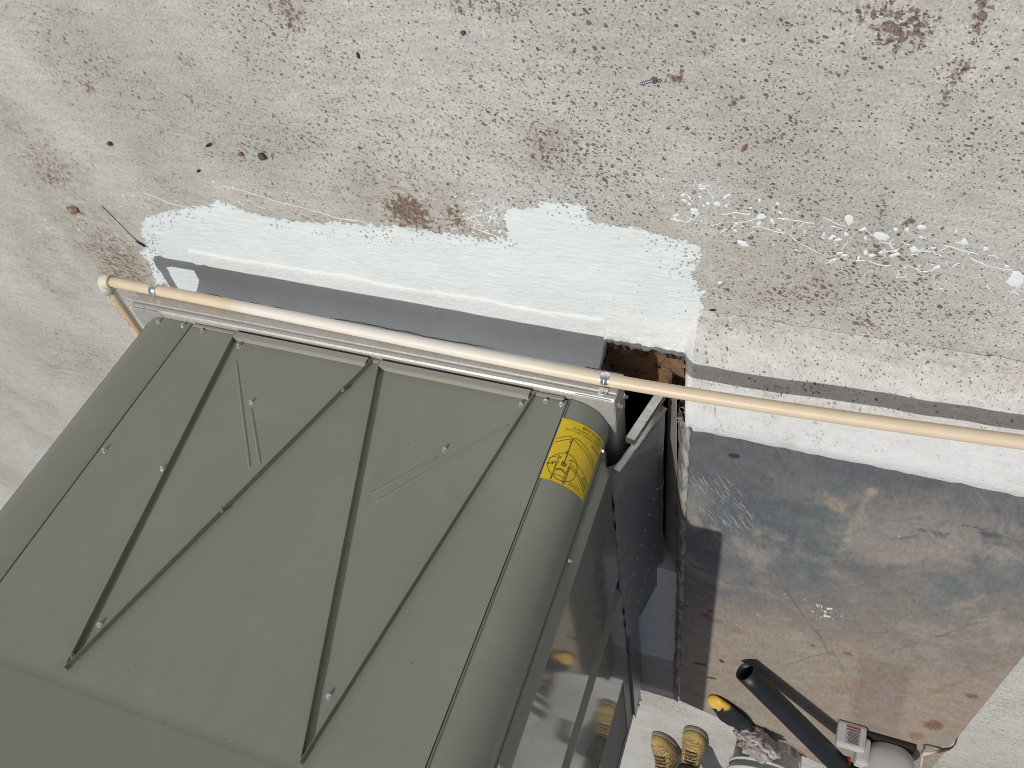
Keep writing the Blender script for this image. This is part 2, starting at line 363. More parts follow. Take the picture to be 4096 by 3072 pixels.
# outline of an old plate and its ghost
def rectm(x0, x1, y0, y1, rot, soft=.012):
    cx, cy = (x0 + x1) / 2, (y0 + y1) / 2
    cs, sn = math.cos(rot), math.sin(rot)
    wb = g.mul(g.sub(g.noise(18, 4), .5), .03)
    dx, dy = g.sub(X, cx), g.sub(Y, cy)
    u = g.add(g.m('ABSOLUTE', g.add(g.mul(dx, cs), g.mul(dy, sn))), wb)
    v = g.add(g.m('ABSOLUTE', g.sub(g.mul(dy, cs), g.mul(dx, sn))), wb)
    return g.mul(g.step(u, (x1 - x0) / 2 + soft, (x1 - x0) / 2 - soft), g.step(v, (y1 - y0) / 2 + soft, (y1 - y0) / 2 - soft))
rm = rectm(-.185, -.075, 1.95, 2.52, -.08)
c = g.mix(g.mul(rm, .75), c, g.mix(g.step(g.noise(12, 4), .4, .65), (.125, .15, .152), (.22, .215, .2)))
rm2 = rectm(-.215, -.195, 1.96, 2.25, -.06, .008)
c = g.mix(g.mul(rm2, g.step(g.noise(20, 4), .3, .7)), c, (.36, .32, .25))
rm3 = rectm(-.55, -.38, 2.95, 3.6, .12, .02)
c = g.mix(g.mul(rm3, .4), c, (.17, .135, .12))
c = g.mix(g.mul(ellm(g, X, Y, -.135, 2.09, .06, .07), g.step(g.noise(20, 4), .35, .65)), c, (.34, .285, .21))
c = g.mix(g.mul(ellm(g, X, Y, -.43, 2.07, .16, .07, .2), g.mul(g.step(g.noise(14, 5, dist=1.2), .5, .58), .8)), c, (.075, .08, .085))
c = g.mix(g.mul(ellm(g, X, Y, .02, 2.25, .12, .22, .35), g.mul(g.step(g.noise(20, 6, dist=1.0), .48, .56), .5)), c, (.1, .105, .11))
# long creases
for a_, b_, w_ in (((.16, 2.13), (-.27, 3.02), .006), ((-.02, 3.38), (-.27, 2.98), .005), ((-.18, 2.86), (-.62, 2.62), .006), ((-.40, 2.93), (-.62, 2.5), .006), ((-.27, 2.98), (-.47, 3.62), .005), ((-.62, 3.05), (-.75, 2.70), .009), ((-.2, 2.2), (-.42, 2.5), .004)):
    ln = segm(g, g.add(X, g.mul(g.sub(g.noise(6, 4), .5), .05)), Y, a_, b_, w_)
    c = g.mix(g.mul(g.mul(ln, g.step(g.noise(9, 3), .38, .6)), .4), c, (.085, .08, .078))
ln = segm(g, g.add(X, g.mul(g.sub(g.noise(6, 4), .5), .05)), Y, (-.60, 3.09), (-.735, 2.72), .006)
c = g.mix(g.mul(ln, .6), c, (.3, .2, .1))
# rust
for cx, cy, rx, ry, v in ((.165, 2.965, .03, .022, 1), (.135, 2.985, .05, .03, .5), (-.309, 2.967, .024, .02, 1), (-.20, 2.98, .012, .012, .9), (-.665, 3.37, .05, .075, .9), (-.64, 3.52, .04, .06, .6), (-.708, 3.037, .03, .035, .8), (.05, 3.02, .04, .05, .35), (-.33, 3.3, .05, .06, .3)):
    e = ellm(g, X, Y, cx, cy, rx, ry)
    k = g.step(g.add(g.mul(e, .7), g.mul(g.sub(g.noise(110, 5, .8, dist=.4), .5), 2.4)), .35, .6)
    k = g.mul(k, g.step(e, .0, .25))
    c = g.mix(g.mul(k, v * .85), c, g.mix(g.noise(60, 3), (.12, .05, .03), (.22, .1, .055)))
# oily spots
for cx, cy, rx, ry in ((.17, 3.42, .04, .012), (.12, 3.53, .03, .012), (.13, 1.95, .02, .014), (.24, 2.93, .02, .006), (.15, 2.92, .012, .008), (.09, 3.33, .012, .02)):
    e = ellm(g, X, Y, cx, cy, rx, ry, .3)
    c = g.mix(g.mul(g.step(g.add(e, g.mul(g.sub(g.noise(60, 4), .5), .5)), .3, .4), .85), c, (.03, .03, .03))
# pale scratches fanned out behind the curb corner
sc = g.step(g.noise(1.0, 3, .6, v=g.dirv(R(118), 9, 170)), .58, .66)
sc2 = g.step(g.noise(1.0, 3, .6, v=g.dirv(R(132), 12, 190)), .6, .68)
sm = ellm(g, X, Y, .15, 2.2, .115, .2, .35)
c = g.mix(g.mul(g.mul(g.mx(sc, sc2), g.step(g.add(sm, g.mul(g.sub(g.noise(9, 4), .5), .9)), .25, .6)), .8), c, (.5, .5, .49))
c = g.mix(g.mul(ellm(g, X, Y, .215, 2.2, .05, .12), .45), c, (.3, .28, .25))
for an_, al_, ac_ in ((112, 5, 120), (128, 6, 110), (60, 4, 90)):
    sall = g.step(g.noise(1.0, 4, .65, v=g.dirv(R(an_), al_, ac_)), .60, .68)
    c = g.mix(g.mul(g.mul(sall, g.step(g.noise(3.3, 3), .45, .62)), .3), c, (.36, .345, .32) if an_ != 60 else (.1, .1, .1))
# paint flecks
fl = g.voro(16, g.warp(.05, 60))
fk = g.mul(g.step(fl.outputs['Distance'], .07, .045), g.step(g.xyz(fl.outputs['Color'])[0], .8, .82))
c = g.mix(fk, c, (.7, .72, .72))
pf = g.mul(ellm(g, X, Y, -.205, 2.71, .055, .07, .9), g.step(g.noise(55, 4, dist=1.0, v=g.scale(g.co, (1, .5, 1), rot=(0, 0, .8))), .56, .6))
c = g.mix(g.step(pf, .3, .4), c, (.75, .78, .78))
fine = g.noise(90, 5, .75, v=g.scale(g.co, (1, .35, 1), rot=(0, 0, 1.2)))
c = g.tint(c, g.add(.5, g.mul(fine, 1.0)))
c = g.tint(c, g.add(.55, g.mul(g.noise(17, 7, .78), .9)))
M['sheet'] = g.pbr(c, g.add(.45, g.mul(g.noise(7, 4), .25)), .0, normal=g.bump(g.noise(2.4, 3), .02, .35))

g = G('raw_board')
c = g.mix(g.noise(30, 5, .65, v=g.scale(g.co, (1, 4, 4))), (.13, .062, .03), (.44, .26, .135))
c = g.mix(g.mul(g.step(g.noise(24, 5, .75), .52, .62), .7), c, (.06, .035, .022))
M['board'] = g.pbr(c, .85, normal=g.bump(g.noise(32, 6, .75), .02, 1.0))
g = G('dirty_edge_coating')
c = g.mix(g.step(g.noise(26, 6, .7, v=g.scale(g.co, (2, .7, 1))), .38, .62), (.16, .145, .125), (.42, .41, .385))
M['edge'] = g.pbr(c, .8, normal=g.bump(g.noise(50, 5, .65), .006, .9))
g = G('gutter_coating')
x = g.xyz()
c0 = g.tint((.60, .64, .67), g.add(.8, g.mul(g.noise(24, 5, .65, v=g.scale(g.co, (1, 1.8, 1), rot=(0, 0, .5))), .4)))
cc, h = coating(g, .3, 0.0, .4, tone_a=(.44, .425, .41), tone_b=(.34, .33, .32))
bd = g.step(g.add(x[1], g.mul(g.sub(g.noise(9, 4), .5), .09)), 3.60, 3.63)
M['gutter'] = g.pbr(g.mix(bd, c0, cc), .5, normal=g.bump(g.add(h, g.noise(30, 4)), .003, .8))

g = G('black_tube_plastic')
sp = g.voro(60, g.warp(.02, 40))
k = g.mul(g.step(sp.outputs['Distance'], .16, .1), g.mul(g.step(g.xyz(sp.outputs['Color'])[0], .8, .85), g.step(g.noise(9, 3), .6, .66)))
M['tube'] = g.pbr(g.mix(k, g.mix(g.noise(12, 4), (.012, .013, .016), (.024, .025, .028)), (.4, .4, .4)), .45, normal=g.bump(g.noise(40, 3), .002, .4))
g = G('pale_grey_plastic'); M['pgrey'] = g.pbr(g.tint((.5, .5, .49), g.add(.9, g.mul(g.noise(9, 4), .2))), .4)
g = G('orange_plastic'); M['orange'] = g.pbr(g.tint((.62, .085, .02), g.add(.85, g.mul(g.noise(20, 3), .3))), .4)
g = G('black_rubber'); M['black'] = g.pbr((.014, .014, .015), .55)
g = G('bucket_plastic')
c = g.tint((.56, .57, .565), g.add(.92, g.mul(g.noise(6, 4), .16)))
c = g.mix(g.mul(g.step(g.noise(14, 5, .7), .62, .74), .5), c, (.38, .37, .35))
M['bucket'] = g.pbr(c, .38)
g = G('sticker_grey'); M['stick'] = g.pbr((.36, .37, .37), .5)
g = G('sticker_orange'); M['sticko'] = g.pbr((.65, .25, .02), .45)
g = G('rag_cloth')
c = g.mix(g.step(g.noise(14, 5, .6), .4, .66), (.5, .47, .47), (.25, .2, .18))
M['rag'] = g.pbr(c, .95, normal=g.bump(g.add(g.noise(60, 5, .7), g.mul(g.noise(500, 2), .15)), .01, .9))
g = G('glove_black')
k = g.step(g.noise(40, 5, .7), .66, .72)
M['glove'] = g.pbr(g.mix(k, (.018, .019, .021), (.5, .5, .5)), .5, normal=g.bump(g.noise(40, 4, dist=.6), .008, .9))
g = G('glove_yellow')
M['cuff'] = g.pbr(g.mix(g.step(g.noise(12, 2), .42, .55), (.72, .42, .06), (.68, .55, .12)), .7)
g = G('tan_nubuck')
w = g.nt.nodes.new('ShaderNodeTexWave'); w.wave_type = 'BANDS'; w.bands_direction = 'Y'
w.inputs['Scale'].default_value = 14; w.inputs['Distortion'].default_value = 7; w.inputs['Detail'].default_value = 4; w.inputs['Detail Scale'].default_value = 2.2
g.put(w.inputs['Vector'], g.co)
z = g.xyz()[2]
cre = g.mul(w.outputs['Fac'], g.step(z, .045, .075))
c = g.mix(g.step(g.noise(16, 5, .65), .35, .7), (.47, .335, .125), (.33, .225, .085))
c = g.mix(g.mul(g.step(cre, .72, .92), .75), c, (.1, .06, .022))
M['nubuck'] = g.pbr(c, .85, normal=g.bump(g.sub(g.mul(g.noise(130, 4, .7), .4), cre), .006, .9))
g = G('boot_sole'); M['sole'] = g.pbr(g.mix(g.noise(20, 4), (.16, .13, .1), (.3, .26, .22)), .85)
g = G('dark_camo_cloth')
c = g.mix(g.step(g.noise(22, 3), .48, .52), (.018, .018, .014), (.06, .055, .035))
M['camo'] = g.pbr(c, .95, normal=g.bump(g.noise(40, 4), .01, .8))
g = G('work_shirt'); M['shirt'] = g.pbr(g.mix(g.noise(5, 4), (.16, .17, .17), (.22, .23, .23)), .9)
g = G('skin'); M['skin'] = g.pbr(g.mix(g.noise(8, 3), (.42, .25, .17), (.5, .31, .22)), .55)
g = G('dark_hair'); M['hair'] = g.pbr((.02, .014, .01), .6)
g = G('dark_stone'); M['stone'] = g.pbr(g.mix(g.noise(90, 4), (.05, .045, .045), (.13, .12, .115)), .8, normal=g.bump(g.noise(160, 3), .002))
g = G('dry_leaf'); M['leaf'] = g.pbr(g.mix(g.noise(120, 4), (.17, .085, .045), (.3, .17, .09)), .8)
g = G('orange_leaf'); M['leafo'] = g.pbr(g.mix(g.noise(120, 4), (.45, .17, .04), (.55, .25, .08)), .8)
g = G('black_scrap'); M['scrap'] = g.pbr((.016, .016, .017), .7)
g = G('fin_metal'); M['fin'] = g.pbr((.38, .38, .36), .5, .1)
g = G('foam_clip'); M['clip'] = g.pbr((.2, .215, .165), .6)
g = G('white_strap'); M['strapc'] = g.pbr(g.mix(g.step(g.xyz()[0], -.735, -.70), (.1, .055, .05), (.55, .5, .46)), .8)
# ------------------------------------------------------------------ geometry helpers
def link(name, me, mat, parent=None, label=None, cat=None, group=None, kind=None, smooth=False):
    o = bpy.data.objects.new(name, me)
    C.objects.link(o)
    if mat is not None:
        for q in (mat if isinstance(mat, (list, tuple)) else [mat]):
            me.materials.append(M[q] if isinstance(q, str) else q)
    if parent is not None:
        o.parent = parent
        o.matrix_parent_inverse = Matrix.Translation(-Vector(parent.location))
    if label: o['label'] = label
    if cat: o['category'] = cat
    if group: o['group'] = group
    if kind: o['kind'] = kind
    if smooth:
        for p in me.polygons: p.use_smooth = True
    return o

def thing(name, loc, label, cat, group=None):
    o = bpy.data.objects.new(name, None)
    o.empty_display_size = .05
    C.objects.link(o)
    o.location = loc
    o['label'] = label; o['category'] = cat
    if group: o['group'] = group
    return o

def mesh_from(bm, name='m'):
    me = bpy.data.meshes.new(name)
    bm.normal_update()
    bm.to_mesh(me); bm.free()
    return me

def pyd(name, v, f):
    me = bpy.data.meshes.new(name)
    me.from_pydata([tuple(p) for p in v], [], f); me.update()
    return me

def box(x0, x1, y0, y1, z0, z1, bev=0.0, seg=2):
    bm = bmesh.new()
    bmesh.ops.create_cube(bm, size=1)
    for v in bm.verts:
        v.co = Vector(((x0 + x1) / 2 + v.co.x * (x1 - x0), (y0 + y1) / 2 + v.co.y * (y1 - y0), (z0 + z1) / 2 + v.co.z * (z1 - z0)))
    if bev: bmesh.ops.bevel(bm, geom=bm.edges[:], offset=bev, segments=seg, profile=.6, affect='EDGES')
    return mesh_from(bm)

def prism(pts, off, bev=0.0):
    """polygon (3D points) swept by the vector off"""
    bm = bmesh.new()
    vs_ = [bm.verts.new(p) for p in pts]
    f = bm.faces.new(vs_)
    r = bmesh.ops.extrude_face_region(bm, geom=[f])
    bmesh.ops.translate(bm, vec=Vector(off), verts=[e for e in r['geom'] if isinstance(e, bmesh.types.BMVert)])
    bmesh.ops.recalc_face_normals(bm, faces=bm.faces[:])
    if bev: bmesh.ops.bevel(bm, geom=bm.edges[:], offset=bev, segments=2, affect='EDGES')
    return mesh_from(bm)

def sweep(profile, axis_pts, closed=False):
    """profile: function k -> list of points for each station; axis_pts: stations"""
    rows = [profile(a) for a in axis_pts]
    n = len(rows[0]); v = [p for r in rows for p in r]; f = []
    for i in range(len(rows) - 1):
        for j in range(n - 1 + (1 if closed else 0)):
            k = (j + 1) % n
            f.append((i * n + j, (i + 1) * n + j, (i + 1) * n + k, i * n + k))
    return v, f

def tube(path, rad, seg=16, caps=True, name='t'):
    """round tube along a list of points; rad a number or a list"""
    P = [Vector(p) for p in path]; n = len(P)
    rs = rad if isinstance(rad, (list, tuple)) else [rad] * n
    v = []; f = []
    up = None
    for i, p in enumerate(P):
        t = (P[min(i + 1, n - 1)] - P[max(i - 1, 0)]).normalized()
        if up is None:
            up = Vector((0, 0, 1)) if abs(t.z) < .9 else Vector((1, 0, 0))
        a = t.cross(up).normalized(); b = a.cross(t).normalized(); up = b
        for k in range(seg):
            th = 2 * math.pi * k / seg
            v.append(p + (a * math.cos(th) + b * math.sin(th)) * rs[i])
    for i in range(n - 1):
        for k in range(seg):
            q = (k + 1) % seg
            f.append((i * seg + k, i * seg + q, (i + 1) * seg + q, (i + 1) * seg + k))
    if caps:
        f.append(tuple(range(seg))[::-1]); f.append(tuple(range((n - 1) * seg, n * seg)))
    return pyd(name, v, f)

def lathe(prof, c, seg=40, name='l'):
    v = []; f = []
    for r, z in prof:
        for k in range(seg):
            th = 2 * math.pi * k / seg
            v.append((c[0] + r * math.cos(th), c[1] + r * math.sin(th), c[2] + z))
    for i in range(len(prof) - 1):
        for k in range(seg):
            q = (k + 1) % seg
            f.append((i * seg + k, i * seg + q, (i + 1) * seg + q, (i + 1) * seg + k))
    return pyd(name, v, f)

def smooth(me, ang=None):
    for p in me.polygons: p.use_smooth = True
    return me

def text_mesh(s, size, name='txt'):
    cu = bpy.data.curves.new(name, 'FONT'); cu.body = s; cu.size = size; cu.resolution_u = 2
    o = bpy.data.objects.new(name, cu); C.objects.link(o)
    dg = bpy.context.evaluated_depsgraph_get(); dg.update()
    me = bpy.data.meshes.new_from_object(o.evaluated_get(dg))
    bpy.data.objects.remove(o, do_unlink=True); bpy.data.curves.remove(cu)
    return me

def fbm(p, sc, oct=4):
    return mnoise.fractal(Vector(p) * sc, .9, 2.0, oct, noise_basis='PERLIN_ORIGINAL')

def sstep(a, b, x):
    t = max(0., min(1., (x - a) / (b - a))); return t * t * (3 - 2 * t)

random.seed(4)

# ------------------------------------------------------------------ roof sheet
HX0, HX1, HY0, HY1 = .275, .515, 1.770, 2.78          # opening in the deck and roof
def axis(lo, hi, st, extra, far):
    a = set()
    n = int(round((hi - lo) / st))
    for i in range(n + 1): a.add(round(lo + (hi - lo) * i / n, 4))
    for e in extra:
        for q in list(a):
            if abs(q - e) < st * .6: a.discard(q)
        a.add(e)
    for q in far: a.add(lo - q); a.add(hi + q)
    return sorted(a)
FAR = (.3, 1, 3, 8, 20, 45)
xs = axis(-1.5, 3.6, .022, (HX0, HX1), FAR)
ys = axis(.2, 4.6, .022, (HY0, HY1), FAR)
def masks(x, y):
    r = []
    for lst in (BROWN, DIRT, DENSE):
        s = 0
        for cx, cy, rx, ry, v in lst:
            dx = (x - cx) / (rx * 1.25); dy = (y - cy) / (ry * 1.25)
            d = dx * dx + dy * dy
            if d < 1: s = max(s, v * (1 - d) ** .7)
        r.append(s)
    return r
v = []; at = [[], [], []]
for y in ys:
    for x in xs:
        v.append((x, y, 0.0))
        mk = masks(x, y) if (-1 < x < 3.7 and .3 < y < 3.5) else (0, 0, 0)
        for k in range(3): at[k].append(mk[k])
nx = len(xs); f = []
for j in range(len(ys) - 1):
    for i in range(nx - 1):
        cx = (xs[i] + xs[i + 1]) / 2; cy = (ys[j] + ys[j + 1]) / 2
        if HX0 < cx < HX1 and HY0 < cy < HY1: continue
        f.append((j * nx + i, j * nx + i + 1, (j + 1) * nx + i + 1, (j + 1) * nx + i))
me = pyd('roof', v, f)
for nm, a in zip(('brown', 'dirt', 'dense'), at):
    me.attributes.new(nm, 'FLOAT', 'POINT').data.foreach_set('value', a)
roof = link('roof', me, 'roof', kind='structure')

# freshly painted patch: thin ragged film lying on the roof
poly = PATCH + [(.27, 1.9), (2.0, 2.02)]
def sdist(x, y):
    ins = False; dm = 9; n = len(poly)
    for i in range(n):
        ax, ay = poly[i]; bx, by = poly[(i + 1) % n]
        if (ay > y) != (by > y) and x < (bx - ax) * (y - ay) / (by - ay) + ax: ins = not ins
        ex, ey = bx - ax, by - ay
        t = max(0, min(1, ((x - ax) * ex + (y - ay) * ey) / (ex * ex + ey * ey)))
        dm = min(dm, math.hypot(x - ax - t * ex, y - ay - t * ey))
    return dm if ins else -dm
px = [.18 + i * .0075 for i in range(int((2.16 - .18) / .0075) + 1)]
py = [1.25 + i * .0075 for i in range(int((1.82 - 1.25) / .0075) + 1)]
v = []; dv = []; f = []
for y in py:
    for x in px:
        d = sdist(x, y)
        z = .0025 + .0012 * sstep(0, .05, d) + .0008 * fbm((x * .6, y * 2, 0), 14)
        v.append((x, y, z)); dv.append(d)
nx = len(px)
for j in range(len(py) - 1):
    for i in range(nx - 1):
        q = (j * nx + i, j * nx + i + 1, (j + 1) * nx + i + 1, (j + 1) * nx + i)
        if max(dv[k] for k in q) > -.04 and not (HX0 - .01 < px[i] < HX1 and py[j] > HY0 - .025): f.append(q)
me = pyd('paint', v, f)
me.attributes.new('inside', 'FLOAT', 'POINT').data.foreach_set('value', dv)
link('fresh_paint', me, 'paint', roof, smooth=True)
# the same paint on the ground behind the curb's end
px = [1.86 + i * .01 for i in range(28)]; py = [1.82 + i * .01 for i in range(22)]
v = []; dv = []; f = []
for y in py:
    for x in px:
        v.append((x, y, .0035)); dv.append(sdist(x, y))
nx = len(px)
for j in range(len(py) - 1):
    for i in range(nx - 1): f.append((j * nx + i, j * nx + i + 1, (j + 1) * nx + i + 1, (j + 1) * nx + i))
me = pyd('paint', v, f)
me.attributes.new('inside', 'FLOAT', 'POINT').data.foreach_set('value', dv)
link('fresh_paint', me, 'paint', roof, smooth=True)

# drips and strings of paint
def blob(bm, x, y, r, zt=.003, ang=0, asp=1.0, z0=.001):
    n = 18; c = bm.verts.new((x, y, z0 + zt)); ring1 = []; ring2 = []
    ph = random.random() * 9
    for k in range(n):
        th = 2 * math.pi * k / n
        rr = r * (1 + .45 * fbm((math.cos(th) + ph, math.sin(th), ph), 1.2, 2))
        a, b = rr * math.cos(th) * asp, rr * math.sin(th)
        dx, dy = a * math.cos(ang) - b * math.sin(ang), a * math.sin(ang) + b * math.cos(ang)
        ring1.append(bm.verts.new((x + dx * .75, y + dy * .75, z0 + zt * .8)))
        ring2.append(bm.verts.new((x + dx, y + dy, z0)))
    for k in range(n):
        q = (k + 1) % n
        bm.faces.new((c, ring1[k], ring1[q])); bm.faces.new((ring1[k], ring2[k], ring2[q], ring1[q]))
def string(bm, pts, w, z0=.001):
    P = []
    for i in range(len(pts) - 1):
        a, b = Vector((*pts[i], 0)), Vector((*pts[i + 1], 0))
        for t in range(5): P.append(a.lerp(b, t / 5))
    P.append(Vector((*pts[-1], 0)))
    P = [p + Vector((.006 * fbm((p.x * 3, p.y * 3, 1), 9), .006 * fbm((p.x * 3, p.y * 3, 7), 9), 0)) for p in P]
    rows = []
    for i, p in enumerate(P):
        t = (P[min(i + 1, len(P) - 1)] - P[max(0, i - 1)]).normalized(); nn = Vector((-t.y, t.x, 0))
        ww = w * (.55 + .6 * random.random())
        rows.append([bm.verts.new(p + nn * ww + Vector((0, 0, z0))), bm.verts.new(p + Vector((0, 0, z0 + .0012))), bm.verts.new(p - nn * ww + Vector((0, 0, z0)))])
    for i in range(len(rows) - 1):
        for k in range(2): bm.faces.new((rows[i][k], rows[i + 1][k], rows[i + 1][k + 1], rows[i][k + 1]))
bm = bmesh.new()
for x, y, r in SPLAT:
    blob(bm, x, y, r * .00074, .0013, ang=random.random() * 3, asp=1 + .8 * random.random())
for s_ in STRINGS: string(bm, s_, .0015)
for i in range(120):
    t = random.random()
    x = .33 - t * .72 + random.gauss(0, .03); y = 1.27 + t * .09 + random.gauss(0, .035)
    if sdist(x, y) > -.005: continue
    if random.random() < .55: blob(bm, x, y, random.uniform(.0013, .0042), .0015, random.random() * 3, random.uniform(1, 2.6))
    else:
        a = random.gauss(.3, .7); L = random.uniform(.008, .03)
        string(bm, [(x, y), (x + L * .5 * math.cos(a), y + L * .5 * math.sin(a) + random.gauss(0, .003)), (x + L * math.cos(a), y + L * math.sin(a))], random.uniform(.0009, .0018))
for i in range(45):
    x = .80 + random.gauss(0, .05); y = 1.40 + random.gauss(0, .04)
    if sdist(x, y) > 0: continue
    a = random.random() * 6; L = random.uniform(.008, .035)
    string(bm, [(x, y), (x + L * .5 * math.cos(a), y + L * .5 * math.sin(a) + random.gauss(0, .006)), (x + L * math.cos(a + .5), y + L * math.sin(a + .5))], random.uniform(.0009, .0016))
for i in range(26):
    x = random.uniform(1.5, 2.5); y = random.uniform(1.35, 1.5) + (x - 1.5) * .25
    if sdist(x, y) > -.01: continue
    blob(bm, x, y, random.uniform(.0015, .004), .0012, random.random() * 3, random.uniform(1, 2.5))
link('paint_splatter', mesh_from(bm), 'drop', roof, kind='stuff', smooth=True)

# ------------------------------------------------------------------ curb and sheet-topped platform
curb = thing('roof_curb', (.3, 1.9, 0), 'low white coated roof curb under the metal unit, with a torn open corner', 'curb')
PA = [(1.690, .0035), (1.70, .009), (1.735, .009), (1.775, .014), (1.805, .032), (1.826, .07), (1.838, .115), (1.845, .158), (1.87, .159)]   # painted flashing
PB = [(1.60, .0015), (1.645, .012), (1.69, .042), (1.735, .083), (1.775, .125), (1.805, .155), (1.83, .17), (1.85, .173), (1.868, .1695)]     # old coated slope
PC = [(1.65, .0035), (1.68, .009), (1.705, .012), (1.722, .015), (1.738, .018), (1.752, .020), (1.761, .019), (1.767, .009), (1.770, -.09)]      # torn rim at the opening
def prof(x):
    wA = sstep(.508, .518, x); wB = sstep(.30, .255, x)
    n1 = fbm((x, 0, 3), 5); n2 = fbm((x, 2, 9), 34, 3)
    row = []
    for k in range(9):
        y = PC[k][0] * (1 - wA - wB) + PA[k][0] * wA + PB[k][0] * wB
        z = PC[k][1] * (1 - wA - wB) + PA[k][1] * wA + PB[k][1] * wB
        amp = .010 if k < 2 else .005
        y += amp * n1 * (1 if k not in (8,) else .6)
        z += (.004 * fbm((x, k * .7, 5), 11) if 1 < k < 7 else 0)
        if 1 < k < 6: z += wB * .019 * fbm((x, 1, 5), 4.0, 2)
        tr = 4 * wB * (1 - wB) + .8 * sstep(.30, .262, x) * sstep(.22, .25, x)
        if k > 3: z += tr * .013 * fbm((x, k * .9, 1), 38, 4); y += tr * .012 * fbm((x, k * .9, 8), 38, 4)
        if k in (0, 8): y += .007 * n2
        if k in (5, 6, 7) and wA < .5 and wB < .5: z += .008 * n2 * (1 - wA - wB); y += .012 * fbm((x, 2, 2), 40, 2)
        row.append((x, y, max(z, .0015) if k < 8 else z))
    out = []
    for k in range(8):                                  # round the profile off between its points
        p0, p1 = Vector(row[max(k - 1, 0)]), Vector(row[k]); p2, p3 = Vector(row[k + 1]), Vector(row[min(k + 2, 8)])
        for t in (0, .33, .66):
            q = .5 * ((2 * p1) + (p2 - p0) * t + (2 * p0 - 5 * p1 + 4 * p2 - p3) * t * t + (3 * p1 - p0 - 3 * p2 + p3) * t ** 3)
            q.x = x
            out.append(tuple(q))
    out.append(row[8])
    return out
st = [-1.35 + i * .02 for i in range(78)] + [.21 + i * .004 for i in range(80)] + [.53 + i * .02 for i in range(66)] + [1.843]
vv, ff = sweep(prof, st)
link('curb_flashing', pyd('f', vv, ff), 'flash', curb, smooth=True)
link('curb_wall', box(.52, 1.843, 1.872, 3.98, .0, .156), 'flash', curb)
link('curb_wall', box(HX0 + .0, .519, 2.80, 3.98, -.02, .112), 'gutter', curb)
# shaft below the opening
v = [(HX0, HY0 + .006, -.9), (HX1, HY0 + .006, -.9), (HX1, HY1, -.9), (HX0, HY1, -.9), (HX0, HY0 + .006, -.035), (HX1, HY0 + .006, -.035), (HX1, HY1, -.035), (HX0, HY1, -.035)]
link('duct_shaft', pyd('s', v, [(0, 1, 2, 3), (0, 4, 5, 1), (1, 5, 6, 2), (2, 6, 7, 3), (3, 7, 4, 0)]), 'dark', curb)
# raw boards exposed inside the opening
def slab(pts, th, mat, name, parent, jag=.0, bev=.0):
    return link(name, prism(pts, th, bev), mat, parent)
slab([(.277, 1.773, .008), (.3, 1.775, .003), (.40, 1.775, .0), (.512, 1.773, .004), (.51, 1.96, -.012), (.47, 1.985, -.02), (.40, 1.97, -.02), (.34, 1.975, -.026), (.277, 1.96, -.02)], (0, 0, -.035), 'board', 'board', curb)
slab([(.508, 1.84, .15), (.515, 1.84, .15), (.515, 2.2, .15), (.508, 2.2, .15)], (0, 0, -.2), 'board', 'board', curb)
slab([(.268, 1.85, .13), (.288, 1.86, .10), (.296, 1.90, .0), (.285, 1.93, -.02), (.268, 1.93, .09)], (-.006, .01, -.02), 'board', 'board', curb)

bm = bmesh.new()
for i in range(70):
    t = random.random()
    if i % 2: base = Vector((.268 + random.uniform(-.008, .02), 1.765 + .13 * t, .03 + .12 * sstep(0, .6, t) + random.uniform(-.02, .01)))
    else: base = Vector((.28 + .23 * t, 1.766 + random.uniform(-.004, .006), .012 + random.uniform(-.006, .008)))
    L = random.uniform(.006, .018); vs_ = []
    ax = Vector((random.uniform(-1, 1), random.uniform(-.4, 1), random.uniform(-1, .5))).normalized(); bx = ax.cross(Vector((.3, .2, 1))).normalized()
    pts_ = [base, base + ax * L * .6 + bx * L * .5, base + ax * L * 1.1 + bx * L * .1, base + ax * L * .7 - bx * L * .45]
    up_ = ax.cross(bx) * .0016
    a_ = [bm.verts.new(p) for p in pts_]; b_ = [bm.verts.new(p + up_) for p in pts_]
    bm.faces.new(a_); bm.faces.new(b_[::-1])
    for k in range(4): bm.faces.new((a_[k], a_[(k + 1) % 4], b_[(k + 1) % 4], b_[k]))
me = mesh_from(bm)
link('torn_coating', me, ['edge', 'board'], curb, kind='stuff')
for i, p in enumerate(me.polygons): p.material_index = (i // 6) % 3 == 0
slab([(.30, 1.79, .012), (.345, 1.782, .016), (.36, 1.83, .006), (.33, 1.875, -.004), (.297, 1.86, .012)], (0, 0, -.03), 'board', 'board', curb)
slab([(.40, 1.80, .004), (.47, 1.79, .008), (.485, 1.85, .0), (.43, 1.88, -.006)], (.004, 0, -.03), 'board', 'board', curb)

plat = thing('sheet_metal_platform', (-.25, 3.0, 0), 'low platform topped with a stained, scratched bare metal sheet', 'platform')
edge = [(.252, 1.858), (-1.25, 1.872), (-1.25, 2.3), (-.748, 2.31), (-.756, 4.31), (-.4, 4.17), (-.1, 4.045), (.243, 3.893)]
edge = [(.252, 1.858), (-.748, 1.868), (-.752, 2.6), (-.757, 3.5), (-.757, 4.31), (-.4, 4.17), (-.1, 4.045), (.243, 3.893)]
link('metal_sheet', prism([(x, y, .166) for x, y in edge], (0, 0, -.006)), 'sheet', plat)
link('platform_wall', prism([(x * .992, 3 + (y - 3) * .992, .158) for x, y in edge], (0, 0, -.157)), 'edge', plat)
